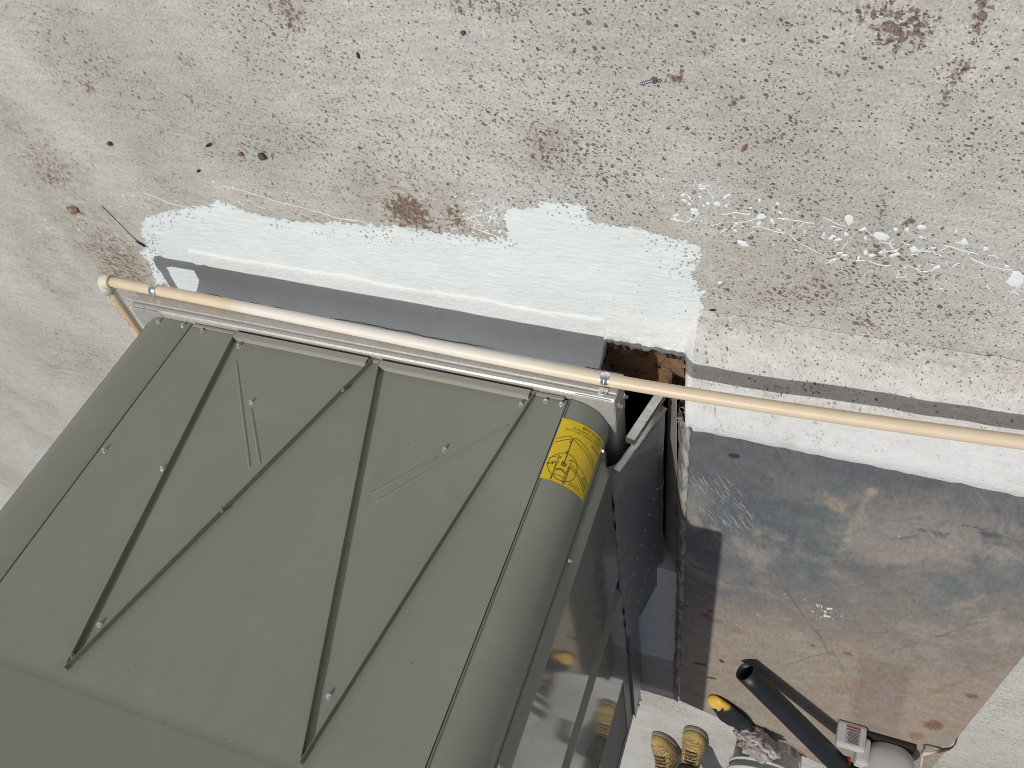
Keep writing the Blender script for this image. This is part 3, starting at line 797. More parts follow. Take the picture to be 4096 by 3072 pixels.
# coated left edge sloping into the gap
v, f = [], []
n = 110
for i in range(n + 1):
    y = 1.845 + (3.905 - 1.845) * i / n
    j = .004 * fbm((y, 0, 0), 9); j2 = .004 * fbm((y, 5, 0), 30, 3)
    wide = 1 - .55 * sstep(2.55, 2.85, y)
    v += [(.246 + j2, y, .1685), (.254 + j, y, .1715), (.262 + j, y, .166), (.262 + .026 * wide + j, y, .166 - .05 * wide), (.262 + .022 * wide + j, y, .02)]
for i in range(n):
    for k in range(4): f.append((i * 5 + k, i * 5 + k + 1, (i + 1) * 5 + k + 1, (i + 1) * 5 + k))
link('edge_coating', pyd('e', v, f), 'edge', plat, smooth=True)

# ------------------------------------------------------------------ rooftop unit
unit = thing('rooftop_unit', (1.15, 2.9, .16), 'large sage grey sheet-metal rooftop air handling unit with rounded corner posts', 'rooftop unit')
ZB, ZT, ZR = .16, .25, 1.72
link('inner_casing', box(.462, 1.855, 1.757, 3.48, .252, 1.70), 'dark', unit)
def railprof(pts, x0, x1):
    return None
# front base rail: C channel with rounded top bend
cp = [(1.80, .2505), (1.712, .2505), (1.706, .249), (1.7015, .245), (1.70, .239), (1.70, .236), (1.7025, .233), (1.7025, .2285), (1.70, .2255), (1.70, .168), (1.703, .162), (1.71, .160), (1.80, .160)]
vv, ff = sweep(lambda x: [(x, y, z) for y, z in cp], [.419 + (1.896 - .419) * i / 20 for i in range(21)])
me = pyd('rail', vv, ff)
link('base_rail', me, 'rail', unit)
cr = [(.519, .2485), (.431, .2485), (.425, .2475), (.4205, .244), (.419, .239), (.419, .168), (.422, .162), (.43, .160), (.52, .160)]
vv, ff = sweep(lambda y: [(x, y, z) for x, z in cr], [1.702, 2.5, 3.3, 4.02])
o = link('base_rail', pyd('rail', vv, ff), 'rail', unit)
cl = [(1.796, .2495), (1.884, .2495), (1.894, .246), (1.896, .239), (1.896, .168), (1.885, .160), (1.796, .160)]
vv, ff = sweep(lambda y: [(x, y, z) for x, z in cl], [1.702, 2.5, 3.3, 4.02])
link('base_rail', pyd('rail', vv, ff), 'rail', unit)
# rail end gusset
link('rail_gusset', prism([(.4195, 1.7012, .166), (.4195, 1.7012, .249), (.4195, 1.80, .249), (.4195, 1.83, .166)], (-.0025, 0, 0)), 'rail', unit)

# corner posts
def post(cx, sgn, x_in, name='corner_post'):
    pts = [(x_in, 1.735), (x_in, 1.7265), (x_in + sgn * .002, 1.725)]
    for k in range(15):
        th = (math.pi / 2) * k / 14
        pts.append((cx + sgn * .1 * math.sin(th), 1.825 - .1 * math.cos(th)))
    pts += [(cx + sgn * .1, 1.838), (cx + sgn * .098, 1.840), (cx + sgn * .085, 1.840)]
    zs = [.2525, .26, .4, .7, 1.0, 1.3, 1.6, ZR]
    vv, ff = sweep(lambda z: [(x, y, z) for x, y in pts], zs)
    return link(name, pyd('post', vv, ff), 'enamel', unit, smooth=True)
post(.535, -1, .531)
post(1.78, 1, 1.683)
# front panel with a small hem along its foot, and a top flare added so that it shades darker
link('front_panel', prism([(.537, y, z) for y, z in ((1.745, .256), (1.727, .256), (1.725, .258), (1.725, 1.236), (1.7246, 1.246), (1.7236, 1.254), (1.722, 1.262), (1.662, 1.716), (1.745, 1.716))], (1.141, 0, 0)), 'enamel', unit)
link('panel_hem', box(.545, 1.672, 1.7185, 1.7245, .2535, .2625, .0015), 'lip', unit)
link('top_lid', box(.405, 1.91, 1.64, 3.53, 1.722, 1.762, .008), 'enamel', unit)
link('rear_lid', box(.405, 1.91, 3.535, 4.06, .70, .735, .008), 'enamel', unit)
# left and rear skins
link('inner_casing', box(.462, 1.855, 3.481, 4.02, .252, .695), 'dark', unit)
link('side_panel', box(1.866, 1.880, 1.842, 3.498, .256, 1.718, .002), 'enamel', unit)
link('side_panel', box(1.866, 1.880, 3.50, 4.02, .256, .698, .002), 'enamel', unit)
link('rear_panel', box(.47, 1.862, 4.022, 4.036, .256, .698, .002), 'enamel', unit)
link('rear_panel', box(.44, 1.862, 3.50, 3.514, .70, 1.718, .002), 'enamel', unit)

# right face: two pressed access panels
def access(y0, y1, z0, z1, name='access_panel'):
    bm = bmesh.new()
    def ring(x, dy, dz, r):
        pts = []
        for (cy, cz, a0) in ((y0 + dy + r, z0 + dz + r, 180), (y1 - dy - r, z0 + dz + r, 270), (y1 - dy - r, z1 - dz - r, 0), (y0 + dy + r, z1 - dz - r, 90)):
            for k in range(5):
                th = R(a0 + 90 * k / 4); pts.append(bm.verts.new((x, cy + r * math.cos(th), cz + r * math.sin(th))))
        return pts
    rs = [ring(.452, 0, 0, .01), ring(.4335, 0, 0, .012), ring(.432, .002, .002, .012), ring(.432, .014, .014, .016), ring(.4305, .017, .017, .016), ring(.4135, .036, .036, .02), ring(.412, .040, .040, .02)]
    for a, b in zip(rs, rs[1:]):
        for k in range(20):
            q = (k + 1) % 20
            bm.faces.new((a[k], a[q], b[q], b[k]))
    bm.faces.new(rs[-1])
    bmesh.ops.recalc_face_normals(bm, faces=bm.faces[:])
    me = mesh_from(bm)
    return link(name, me, 'gloss', unit)
access(1.846, 2.512, .30, 1.71)
access(2.566, 3.262, .28, 1.71)
# condenser end: frame, fins, post
link('coil_frame', box(.428, .46, 3.268, 3.31, .256, .698, .003), 'enamel', unit)
link('coil_frame', box(.428, .46, 3.945, 4.02, .256, .698, .003), 'enamel', unit)
link('coil_frame', box(.4285, .46, 3.311, 3.944, .256, .34, .003), 'enamel', unit)
link('coil_frame', box(.4285, .46, 3.311, 3.944, .655, .698, .003), 'enamel', unit)
link('side_panel', box(.428, .44, 3.268, 3.498, .70, 1.718, .002), 'gloss', unit)
bm = bmesh.new()
for k in range(27):
    y = 3.316 + k * .0232
    vs_ = [bm.verts.new(p) for z_ in (.341, .654) for p in ((.447, y, z_), (.4325, y + .003, z_), (.4325, y + .009, z_), (.447, y + .012, z_))]
    for q in range(3): bm.faces.new((vs_[q], vs_[q + 1], vs_[q + 5], vs_[q + 4]))
link('coil_fins', mesh_from(bm), 'fin', unit, kind='stuff')
link('side_skirt', box(.4165, .4195, 3.0, 4.015, .165, .262, .001), 'bluesteel', unit)

# screws: hex head on a washer, axis -Y
def screw_mesh(hr=.0043, hh=.008, wr=.0064):
    bm = bmesh.new()
    def cyl(r0, r1, z0, z1, n):
        a = [bm.verts.new((r0 * math.cos(2 * math.pi * k / n), z0, r0 * math.sin(2 * math.pi * k / n))) for k in range(n)]
        b = [bm.verts.new((r1 * math.cos(2 * math.pi * k / n), z1, r1 * math.sin(2 * math.pi * k / n))) for k in range(n)]
        for k in range(n): bm.faces.new((a[k], b[k], b[(k + 1) % n], a[(k + 1) % n]))
        bm.faces.new(b[::-1])
    cyl(wr, wr * .92, .0005, -.0016, 14)
    cyl(hr, hr * .96, -.0016, -hh, 6)
    bmesh.ops.recalc_face_normals(bm, faces=bm.faces[:])
    me = mesh_from(bm, 'screw'); me.materials.append(M['zinc']); return me
SCREW = screw_mesh()
def screw(parent, p, rot=(0, 0, 0), name='screw', s=1.0):
    o = bpy.data.objects.new(name, SCREW); C.objects.link(o)
    o.parent = parent
    base = parent
    off = Vector((0, 0, 0))
    o.matrix_parent_inverse = Matrix.Translation(-Vector(parent.location))
    o.location = p; o.rotation_euler = (rot[0], rot[1] + random.random() * 1.0, rot[2]); o.scale = (s, s, s)
    return o
for x, z in ((.589, .275), (1.634, .272), (1.662, .707), (.70, 1.5), (1.5, 1.5)):
    screw(unit, (x, 1.7245, z))
for x, z in ((1.79, .272), (1.704, .268), (.548, .275)):
    screw(unit, (x, 1.7245, z))
screw(unit, (.4158, 1.776, .175), (0, 0, -math.pi / 2), s=1.3)
screw(unit, (.4158, 1.752, .225), (0, 0, -math.pi / 2), s=1.3)
for y, z in ((1.852, .62), (1.852, 1.1), (2.551, .52), (2.551, .9), (3.272, .6), (3.96, .45), (3.98, .21), (4.0, .18)):
    screw(unit, (.431 if y < 3.97 else .416, y, z), (0, 0, -math.pi / 2))
screw(unit, (.4365, 1.815, .325), (0, 0, -math.pi / 2 + .1))

# triangular hood side plates fixed flat to the front panel
def tri_plate(bl, br, ap, ribs, scr):
    """bl: foot corner at larger X, br: foot corner at smaller X, ap: tip"""
    Yp = 1.7225
    hood = link('hood_plate', prism([(bl[0], 1.7245, bl[1]), (br[0], 1.7245, br[1]), (ap[0], 1.7245, ap[1])], (0, Yp - 1.7245, 0)), 'enamel', unit)
    def flange(a, b, inset, name, mat, jag=True):
        a = Vector((a[0], 0, a[1])); b = Vector((b[0], 0, b[1])); d = (b - a).normalized(); nrm = Vector((-d.z, 0, d.x))
        mid = Vector(((bl[0] + br[0] + ap[0]) / 3, 0, (bl[1] + br[1] + ap[1]) / 3))
        if (mid - a).dot(nrm) < 0: nrm = -nrm
        n = 26; v = []; f = []
        for i in range(n + 1):
            p = a.lerp(b, i / n)
            h = .0145 + (.0014 * fbm((p.x, p.z, 1), 14) if jag else 0)
            for q, yy in ((0, Yp), (0, Yp - h), (.0016, Yp - h), (.0016, Yp)):
                w = p + nrm * q; v.append((w.x, yy, w.z))
        for i in range(n):
            for k in range(3): f.append((i * 4 + k, i * 4 + k + 1, (i + 1) * 4 + k + 1, (i + 1) * 4 + k))
        f += [(0, 1, 2, 3), (n * 4, n * 4 + 1, n * 4 + 2, n * 4 + 3)]
        return link(name, pyd('fl', v, f), mat, hood)
    flange(bl, ap, 0, 'flange', 'flange'); flange(br, ap, 0, 'flange', 'flange')
    # foot: shelf and drop lip
    zt = bl[1] + .006
    xa, xb = bl[0] - .004, br[0] + .012
    link('foot_lip', prism([(xa, Yp, zt + .014), (xa, Yp - .013, zt + .012), (xa, Yp - .0138, zt + .009), (xa, Yp - .0138, zt - .008), (xa, Yp - .012, zt - .008), (xa, Yp - .012, zt + .009), (xa, Yp, zt + .011)], (xb - xa, 0, 0)), 'lip', hood)
    for a, b in ribs:
        P = []
        A_, B_ = Vector((a[0], Yp, a[1])), Vector((b[0], Yp, b[1]))
        me = tube([A_.lerp(B_, t) for t in (0, .015, .04, .96, .985, 1)], [.0006, .003, .0042, .0042, .003, .0006], 10)
        for q in me.vertices: q.co.y = Yp + (q.co.y - Yp) * .55
        link('pressed_rib', smooth(me), 'enamel', hood)
    for x, z in scr:
        screw(hood, (x, Yp - .0002, z))
    return hood
h1 = tri_plate((1.522, .262), (1.083, .262), (1.372, 1.226), [((1.471, .348), (1.243, .654)), ((1.338, .488), (1.224, .635))], [(1.348, .47), (1.364, 1.118), (1.490, .30)])
h2 = tri_plate((1.062, .262), (.620, .262), (.772, 1.24), [((.909, .643), (.792, .501)), ((.886, .659), (.654, .365))], [(.782, .478), (.645, .303), (.781, 1.105)])
# broken foam clips on the flange
for x, z in ((1.118, .372), (1.243, .782), (1.375, 1.200)):
    bm = bmesh.new(); bmesh.ops.create_icosphere(bm, subdivisions=2, radius=.008)
    for q in bm.verts: q.co *= 1 + .6 * fbm(q.co, 140, 2); q.co.y *= .7
    bmesh.ops.translate(bm, vec=(x, 1.714, z), verts=bm.verts[:])
    link('foam_clip', mesh_from(bm), 'clip', h1, smooth=True)
screw(unit, (1.470, 1.7245, .715))

# yellow notice wrapped round the corner post
def wrap(a, z, off=.0):
    """arc length from the post's flat edge and height -> point on the post"""
    r = .1 + off
    if a <= 0: return Vector((.535 - a, 1.725 - off, z))
    th = a / .1
    return Vector((.535 - r * math.sin(th), 1.825 - r * math.cos(th), z))
label = None
na = 24
v = []; f = []
for i in range(na + 1):
    a = .003 + (.1405 - .003) * i / na
    for z in (.3135 - .010 * (a / .14), .492 - .009 * (a / .14)): v.append(wrap(a, z, .0007))
for i in range(na): f.append((i * 2, i * 2 + 2, i * 2 + 3, i * 2 + 1))
label = link('notice_label', pyd('label', v, f), 'yellow', unit, smooth=True)
bm = bmesh.new()
def stroke(pts, w):
    P = [Vector((p[0], p[1])) for p in pts]
    Q = []
    for i in range(len(P) - 1):
        for t in range(4): Q.append(P[i].lerp(P[i + 1], t / 4))
    Q.append(P[-1]); prev = None
    for i, p in enumerate(Q):
        t = Q[min(i + 1, len(Q) - 1)] - Q[max(i - 1, 0)]
        if t.length < 1e-9: continue
        t.normalize(); nn = Vector((-t.y, t.x)) * w
        cur = (bm.verts.new(wrap(p.x + nn.x, p.y + nn.y, .0012)), bm.verts.new(wrap(p.x - nn.x, p.y - nn.y, .0012)))
        if prev: bm.faces.new((prev[0], cur[0], cur[1], prev[1]))
        prev = cur
for i, s_ in enumerate(ST): stroke(s_, .0011 if i == 2 else .0006)
for d_ in DOTS:
    stroke([(d_[0] + .0018 * math.cos(k), d_[1] + .0018 * math.sin(k)) for k in [i * math.pi / 4 for i in range(9)]], .0007)
link('notice_drawing', mesh_from(bm), 'ink', label)
bm = bmesh.new(); bm.faces.new([bm.verts.new(wrap(a, z, .0011)) for a, z in FILL]); link('notice_drawing', mesh_from(bm), 'olive', label)
def label_text(s, a0, z0, size, slope=-.06, wide=1.0):
    me = text_mesh(s, size)
    for q in me.vertices:
        u, h = q.co.x * wide, q.co.y
        q.co = wrap(a0 - u, z0 + h + u * -slope, .0012)
    link('notice_text', me, 'ink', label)
label_text('NOTICE!', .1345, .343, .0105, 0.0, .92)
label_text('FOR CORRECT OPERATION, AND TO AVOID', .1335, .3295, .0062, -.08, .9)
label_text('WATER LEAKS, THIS CORNER MUST BE', .1335, .3215, .0062, -.08, .9)
label_text('FLUSH TO CURB', .132, .3095, .0108, -.08, .93)
label_text('COIL END OF UNIT', .107, .4735, .0048, -.05, .85); label_text('CORNER SHOWN', .107, .468, .0048, -.05, .85)
# ------------------------------------------------------------------ condensate pipe
pipe = thing('drain_pipe', (.5, 1.667, .2), 'long beige plastic pipe run clipped along the foot of the unit', 'pipe')
PR = .0167
def pz(x): return .188 + .016 * sstep(1.9, .45, x) - .050 * max(0, (.45 - x) / 1.0) ** 1.5
YC = 1.6825
pts = [(2.004 - (2.004 + 1.35) * i / 60, YC, pz(2.004 - 3.354 * i / 60)) for i in range(61)]
link('straight_run', smooth(tube(pts, PR, 24)), 'pipe', pipe)
zc = pz(2.0)
el = [(2.0, YC, zc), (2.012, YC, zc)]
for k in range(1, 9):
    th = math.pi / 2 * k / 8
    el.append((2.012 + .022 * math.sin(th), YC + .022 * (1 - math.cos(th)), zc))
el += [(2.034, 1.73, zc)]
elbow = link('elbow_fitting', smooth(tube(el, .0215, 24)), 'fitting', pipe)
link('glue_ring', smooth(tube([(1.9965, YC, zc), (2.0005, YC, zc)], .0188, 24)), 'glue', elbow)
leg_ = link('straight_run', smooth(tube([(2.034, 1.70 + i * .06, zc) for i in range(20)], PR, 24)), 'pipe', pipe)
me = text_mesh('CPVC  CHARLOTTE', .0165)
for q in me.vertices:
    u, h = q.co.x, q.co.y
    th = R(-8) + (.0075 - h) / PR * -1.0
    r = PR + .0004
    q.co = Vector((2.034 - r * math.sin(th + .35), 1.722 + u * 1.05, zc + r * math.cos(th + .35)))
link('printed_lettering', me, 'redink', leg_)

def pipe_strap(x, up, label):
    t = thing('pipe_strap', (x, 1.69, pz(x)), label, 'pipe strap', 'straps holding the beige pipe')
    z0 = pz(x); w = .0115; bm = bmesh.new(); rows = []
    n = 20
    sg = 1 if up else -1
    for i in range(n + 1):
        th = R(-125 + 215 * i / n)
        for_r = []
        for k, dx in enumerate((-w, -w * .35, -w * .2, w * .2, w * .35, w)):
            r = PR + .0012 + (.0022 if k in (2, 3) else 0)
            for_r.append(bm.verts.new((x + dx, YC - r * math.cos(th), z0 + sg * r * math.sin(th))))
        rows.append(for_r)
    for a, b in zip(rows, rows[1:]):
        for k in range(5): bm.faces.new((a[k], b[k], b[k + 1], a[k + 1]))
    link('band', mesh_from(bm), 'zinc', t, smooth=True)
    s = 1 if up else -1
    zt0 = z0 + s * (PR + .001)
    pts_ = [(x - w, 1.6985, zt0 - s * .004), (x + w, 1.6985, zt0 - s * .004), (x + w, 1.6985, zt0 + s * .014)]
    pts_ += [(x + w * math.cos(th), 1.6985, zt0 + s * (.014 + w * math.sin(th))) for th in [math.pi * k / 8 for k in range(1, 8)]] + [(x - w, 1.6985, zt0 + s * .014)]
    link('tab', prism(pts_, (0, -.0016, 0)), 'zinc', t)
    screw(t, (x, 1.6968, zt0 + s * .013), s=.95)
pipe_strap(.452, True, 'bright zinc strap at the torn corner end of the beige pipe')
pipe_strap(1.835, False, 'dark zinc strap next to the elbow end of the beige pipe')

# ------------------------------------------------------------------ loose sheet metal in the gap
lp = thing('leaning_metal_panel', (.38, 2.4, .08), 'dark steel panel with bent corner and rivets leaning against the unit side', 'metal panel')
Bp, Cp, Ap, Dp = Vector((.415, 1.896, .344)), Vector((.415, 3.022, .312)), Vector((.341, 1.905, .08)), Vector((.343, 2.926, .08))
def pan(u, w, off=0.0):
    """u along the unit (0 front), w from top edge (0) to lower edge (1)"""
    p = Bp.lerp(Cp, u).lerp(Ap.lerp(Dp, u), w)
    nrm = (Cp - Bp).cross(Ap - Bp).normalized()
    if nrm.x > 0: nrm = -nrm
    return p + nrm * (off + .004 * fbm((u * 3, w, 0), 1.5) + (.004 * math.sin(u * 9) * (1 - w)))
v = []; f = []; NU, NW = 40, 14
for i in range(NU + 1):
    for j in range(NW + 1):
        u, w = i / NU, j / NW
        off = 0
        if w < .18 and u < .10:                       # crumpled corner
            off = -.03 * (1 - u / .10) * (1 - w / .18) + .014 * math.sin(u * 90) * (1 - w / .18)
        v.append(pan(u, w, off + (.004 * math.sin(u * 60) * (1 - w * 4) if w < .25 and u > .1 else 0)))
for i in range(NU):
    for j in range(NW):
        f.append((i * (NW + 1) + j, i * (NW + 1) + j + 1, (i + 1) * (NW + 1) + j + 1, (i + 1) * (NW + 1) + j))
o = link('sheet', pyd('p', v, f), 'darksteel', lp, smooth=True)
so = o.modifiers.new('thick', 'SOLIDIFY'); so.thickness = .0018; so.offset = -1
def strip(u0, w0, u1, w1, wid, offa, offb, mat, name, n=24, par=None):
    """folded flange strip along a line on the panel; wid = (du, dw) across"""
    v = []; f = []
    for i in range(n + 1):
        t = i / n; u = u0 + (u1 - u0) * t; w = w0 + (w1 - w0) * t
        v += [pan(u, w, offa), pan(u + wid[0], w + wid[1], offb), pan(u + wid[0], w + wid[1], offb - .0015 - .004), pan(u, w, offa - .004)]
    for i in range(n):
        for k in range(4): q = (k + 1) % 4; f.append((i * 4 + k, i * 4 + q, (i + 1) * 4 + q, (i + 1) * 4 + k))
    f += [(0, 1, 2, 3), (n * 4 + 3, n * 4 + 2, n * 4 + 1, n * 4)]
    return link(name, pyd('s', v, f), mat, par or lp)
v = []; f = []
for i in range(25):
    w_ = .10 + .88 * i / 24
    v += [pan(0, w_, -.002), pan(0, w_, .015), pan(.003, w_, .0155), pan(.003, w_, -.001)]
for i in range(24):
    for k in range(4): q = (k + 1) % 4; f.append((i * 4 + k, i * 4 + q, (i + 1) * 4 + q, (i + 1) * 4 + k))
f += [(0, 1, 2, 3), (99, 98, 97, 96)]
link('end_flange', pyd('lip', v, f), 'galv', lp)
strip(.0, .90, .99, .90, (0, .075), .002, .010, 'bluesteel', 'lower_flange')
strip(.985, .05, .985, .97, (-.018, 0), .003, .003, 'bluesteel', 'end_flange')
def rivet(u, w, r=.0035):
    bm = bmesh.new(); bmesh.ops.create_icosphere(bm, subdivisions=1, radius=r)
    bmesh.ops.translate(bm, vec=pan(u, w, .0015), verts=bm.verts[:])
    link('rivet', mesh_from(bm), 'zinc', lp, smooth=True)
for i in range(7): rivet(.40 + i * .05, .80 - i * .10)
for i in range(7): rivet(.70 + i * .035, .82 - i * .09, .003)
for u, w in ((.012, .14), (.012, .95), (.985, .12), (.975, .92)): rivet(u, w, .005)
# small wires bent over the lower flange
for u in (.18, .36, .93):
    link('tie_wire', tube([pan(u, .84, .004), pan(u + .004, .90, .014), pan(u + .006, .97, .012)], .0011, 6), 'zinc', lp)
ch = thing('metal_channel', (.37, 1.83, .1), 'short bare metal channel poking out of the opening beside the pipe', 'metal channel')
a, b = Vector((.388, 1.825, .262)), Vector((.344, 1.829, .075))
d = (b - a).normalized(); s1 = Vector((0, 1, 0)); s2 = d.cross(s1).normalized()
def chan(off0, off1, w0, w1, nm):
    P = [a + s2 * off0 + s1 * w0, a + s2 * off1 + s1 * w0, a + s2 * off1 + s1 * w1, a + s2 * off0 + s1 * w1]
    link(nm, prism(P, b - a), 'galv', ch)
chan(0, .0016, 0, .024, 'web'); chan(-.022, -.0001, 0, .0016, 'flange'); chan(-.022, -.0001, .0224, .024, 'flange')
ls = link('duct_liner_sheet', pyd('l', [(.338, 1.872, .012), (.297, 1.845, .10), (.290, 2.3, .11), (.283, 2.78, .11), (.345, 2.78, .02), (.342, 2.3, .015)], [(0, 1, 2, 5), (5, 2, 3, 4)]), 'rail',
          label='dull steel liner sheet sloping inside the gap beside the platform edge', cat='metal sheet')
ls.modifiers.new('thick', 'SOLIDIFY').thickness = .0015

# ------------------------------------------------------------------ debris on the roof
t = thing('hex_screw', (.384, .978, .004), 'loose hex-head screw lying alone on the bare roof', 'screw')
d = Vector((.031, .012, 0)); p0 = Vector((.371, .973, .0065))
me = tube([p0, p0 + d * .12], .0062, 6); link('head', me, 'bluesteel', t)
me = tube([p0 + d * .12, p0 + d * .2], .0072, 12); link('washer', me, 'bluesteel', t)
th = []
for i in range(14): th.append(p0 + d * (.2 + .8 * i / 13))
link('shank', tube(th, [(.0030 if i % 2 else .0038) for i in range(14)], 8), 'bluesteel', t)
def pebble(x, y, r, mat, label, cat='pebble', flat=.6, name='pebble'):
    bm = bmesh.new(); bmesh.ops.create_icosphere(bm, subdivisions=2, radius=r)
    for q in bm.verts:
        q.co *= 1 + .3 * fbm(q.co + Vector((x * 9, y * 9, 0)), .7 / r, 2); q.co.z *= flat
    zmin = min(q.co.z for q in bm.verts)
    bmesh.ops.translate(bm, vec=(x, y, .0008 - zmin), verts=bm.verts[:])
    link(name, mesh_from(bm), mat, label=label, cat=cat, smooth=True)
pebble(1.404, 1.285, .0105, 'stone', 'round dark pebble on the bare roof well ahead of the wide paint patch')
pebble(-.295, 1.73, .005, 'stone', 'tiny dark pebble caught in the pipe shadow on the coated slope') if False else None
pebble(.767, .903, .005, 'stone', 'tiny dark grain near the middle of the roof edge in view')
pebble(1.915, 1.307, .008, 'stone', 'small dark pebble off to the elbow side of the paint patch')
def flake(x, y, L, W, ang, mat, label, cat, name, curl=.25):
    v = []; f = []; n = 7; L *= .75; W *= .75
    for i in range(n):
        t_ = i / (n - 1); w = W * (math.sin(math.pi * (.08 + .84 * t_)) ** .8) * (1 + .3 * fbm((t_, x, y), 3, 2))
        for s in (-1, 0, 1):
            a_, b_ = (t_ - .5) * L, s * w
            v.append((x + a_ * math.cos(ang) - b_ * math.sin(ang), y + a_ * math.sin(ang) + b_ * math.cos(ang), .002 + abs(s) * W * curl + .25 * W * abs(t_ - .5)))
    for i in range(n - 1):
        for k in range(2): f.append((i * 3 + k, i * 3 + k + 1, (i + 1) * 3 + k + 1, (i + 1) * 3 + k))
    o = link(name, pyd('k', v, f), mat, label=label, cat=cat, smooth=True)
    so = o.modifiers.new('thick', 'SOLIDIFY'); so.thickness = .001
flake(1.565, 1.271, .036, .006, .5, 'scrap', 'curled black scrap ahead of the peak of the paint patch', 'scrap', 'rubber_scrap')
flake(1.029, .973, .022, .004, 1.6, 'scrap', 'black sliver far from the paint near the roof middle', 'scrap', 'rubber_scrap')
flake(1.644, 1.365, .022, .005, .6, 'scrap', 'black scrap just off the paint beside the white strings', 'scrap', 'rubber_scrap')
flake(2.033, 1.701, .045, .008, 2.5, 'scrap', 'black scrap touching the ragged end of the paint patch', 'scrap', 'rubber_scrap')
flake(.235, 1.592, .022, .004, .1, 'scrap', 'black sliver at the straight side of the paint patch', 'scrap', 'rubber_scrap')
flake(2.225, 1.594, .04, .012, .9, 'leaf', 'brown dry leaf bit in the dirt beyond the pipe elbow', 'leaf', 'dry_leaf')
flake(.194, 1.113, .026, .006, 1.2, 'leaf', 'pointed dry leaf bit on the bare roof opposite the platform', 'leaf', 'dry_leaf')
flake(1.473, 1.289, .022, .008, .2, 'leaf', 'reddish leaf bit beside the round dark pebble', 'leaf', 'dry_leaf')
flake(.751, 1.024, .013, .005, .2, 'leafo', 'bright orange leaf crumb on the bare roof', 'leaf', 'dry_leaf')
flake(.536, .928, .010, .004, .9, 'leaf', 'dull leaf crumb nearest to the loose screw', 'leaf', 'dry_leaf')
link('black_thread', tube([(2.10, 1.56, .003), (2.085, 1.59, .004), (2.068, 1.63, .003), (2.055, 1.665, .004), (2.04, 1.69, .003)], .0011, 5), 'scrap', label='thin black thread trailing towards the ragged end of the paint', cat='thread')

# ------------------------------------------------------------------ leaf blower on the platform
ZP = .1665
bl = thing('leaf_blower', (-.5, 3.62, ZP), 'grey and orange leaf blower with long black tube lying on the platform', 'leaf blower')
t0, t1 = Vector((.0, 3.225, .2215)), Vector((-.455, 3.735, .312))
d = (t1 - t0).normalized()
outer = [t0.lerp(t1, i / 12) for i in range(13)]
me = tube(outer, [.0352 + .002 * i / 12 for i in range(13)], 32, caps=False)
tb = link('blower_tube', smooth(me), 'tube', bl)
tb.modifiers.new('thick', 'SOLIDIFY').thickness = .003
link('tube_shade_disc', smooth(tube([t0 + d * .16, t0 + d * .17], .033, 24)), 'dark', tb)  # black disc added inside the tube in place of its shade
link('tube_collar', smooth(tube([t1 - d * .05, t1 - d * .045, t1 + d * .0, t1 + d * .03], [.041, .044, .044, .046], 28)), 'black', tb)
link('orange_clamp', box(-.445, -.405, 3.66, 3.70, .265, .325, .008), 'orange', bl)
# fan housing: fat rounded drum
bm = bmesh.new(); bmesh.ops.create_uvsphere(bm, u_segments=36, v_segments=20, radius=1)
for q in bm.verts:
    c = q.co
    s = 1 / (abs(c.x) ** 2.6 + abs(c.y) ** 2.6 + abs(c.z) ** 2.6) ** (1 / 2.6)
    q.co = Vector((-.575 + c.x * s * .095, 3.665 + c.y * s * .085, .285 + c.z * s * .115))
hs = link('fan_housing', mesh_from(bm), 'pgrey', bl, smooth=True)
link('air_grille', smooth(tube([(-.60, 3.575, .33), (-.60, 3.585, .33)], [.034, .036], 24)), 'orange', hs)
link('outlet_neck', smooth(tube([t1 + d * .0, Vector((-.50, 3.72, .31)), Vector((-.545, 3.70, .30))], [.043, .05, .06], 24)), 'black', bl)
# handle plate with warning sticker
pl = link('handle_plate', box(-.478, -.372, 3.566, 3.612, .168, .262, .012), 'pgrey', bl)
link('warning_sticker', box(-.455, -.402, 3.5648, 3.5659, .182, .252), 'stick', pl)
for i in range(9):
    link('sticker_lines', box(-.45, -.407 - .008 * random.random(), 3.5640, 3.5646, .205 + i * .005, .2065 + i * .005), 'ink', pl)
link('sticker_stripe', box(-.453, -.404, 3.5638, 3.5644, .196, .200), 'redink', pl)
link('sticker_stripe', box(-.453, -.404, 3.5638, 3.5644, .185, .190), 'redink', pl)
link('support_foot', box(-.66, -.47, 3.60, 3.74, .167, .19, .008), 'black', bl)
link('neck_bracket', box(-.50, -.45, 3.59, 3.66, .20, .30, .015), 'pgrey', bl)
# carrying strap looping over the platform edge
sp_ = [(-.665, 3.62, .30), (-.675, 3.585, .25), (-.672, 3.56, .21), (-.690, 3.555, .205), (-.715, 3.56, .19), (-.74, 3.57, .174), (-.757, 3.545, .172), (-.764, 3.50, .172), (-.775, 3.47, .11), (-.79, 3.46, .02)]
v = []; f = []
Q = []
for i in range(len(sp_) - 1):
    for t_ in range(5): Q.append(Vector(sp_[i]).lerp(Vector(sp_[i + 1]), t_ / 5))
for i, p in enumerate(Q):
    w = Vector((.003, .006, .006))
    v += [p - w, p + w]
for i in range(len(Q) - 1): f.append((i * 2, i * 2 + 2, i * 2 + 3, i * 2 + 1))
so = link('carry_strap', pyd('st', v, f), 'strapc', bl, smooth=True); so.modifiers.new('thick', 'SOLIDIFY').thickness = .0018

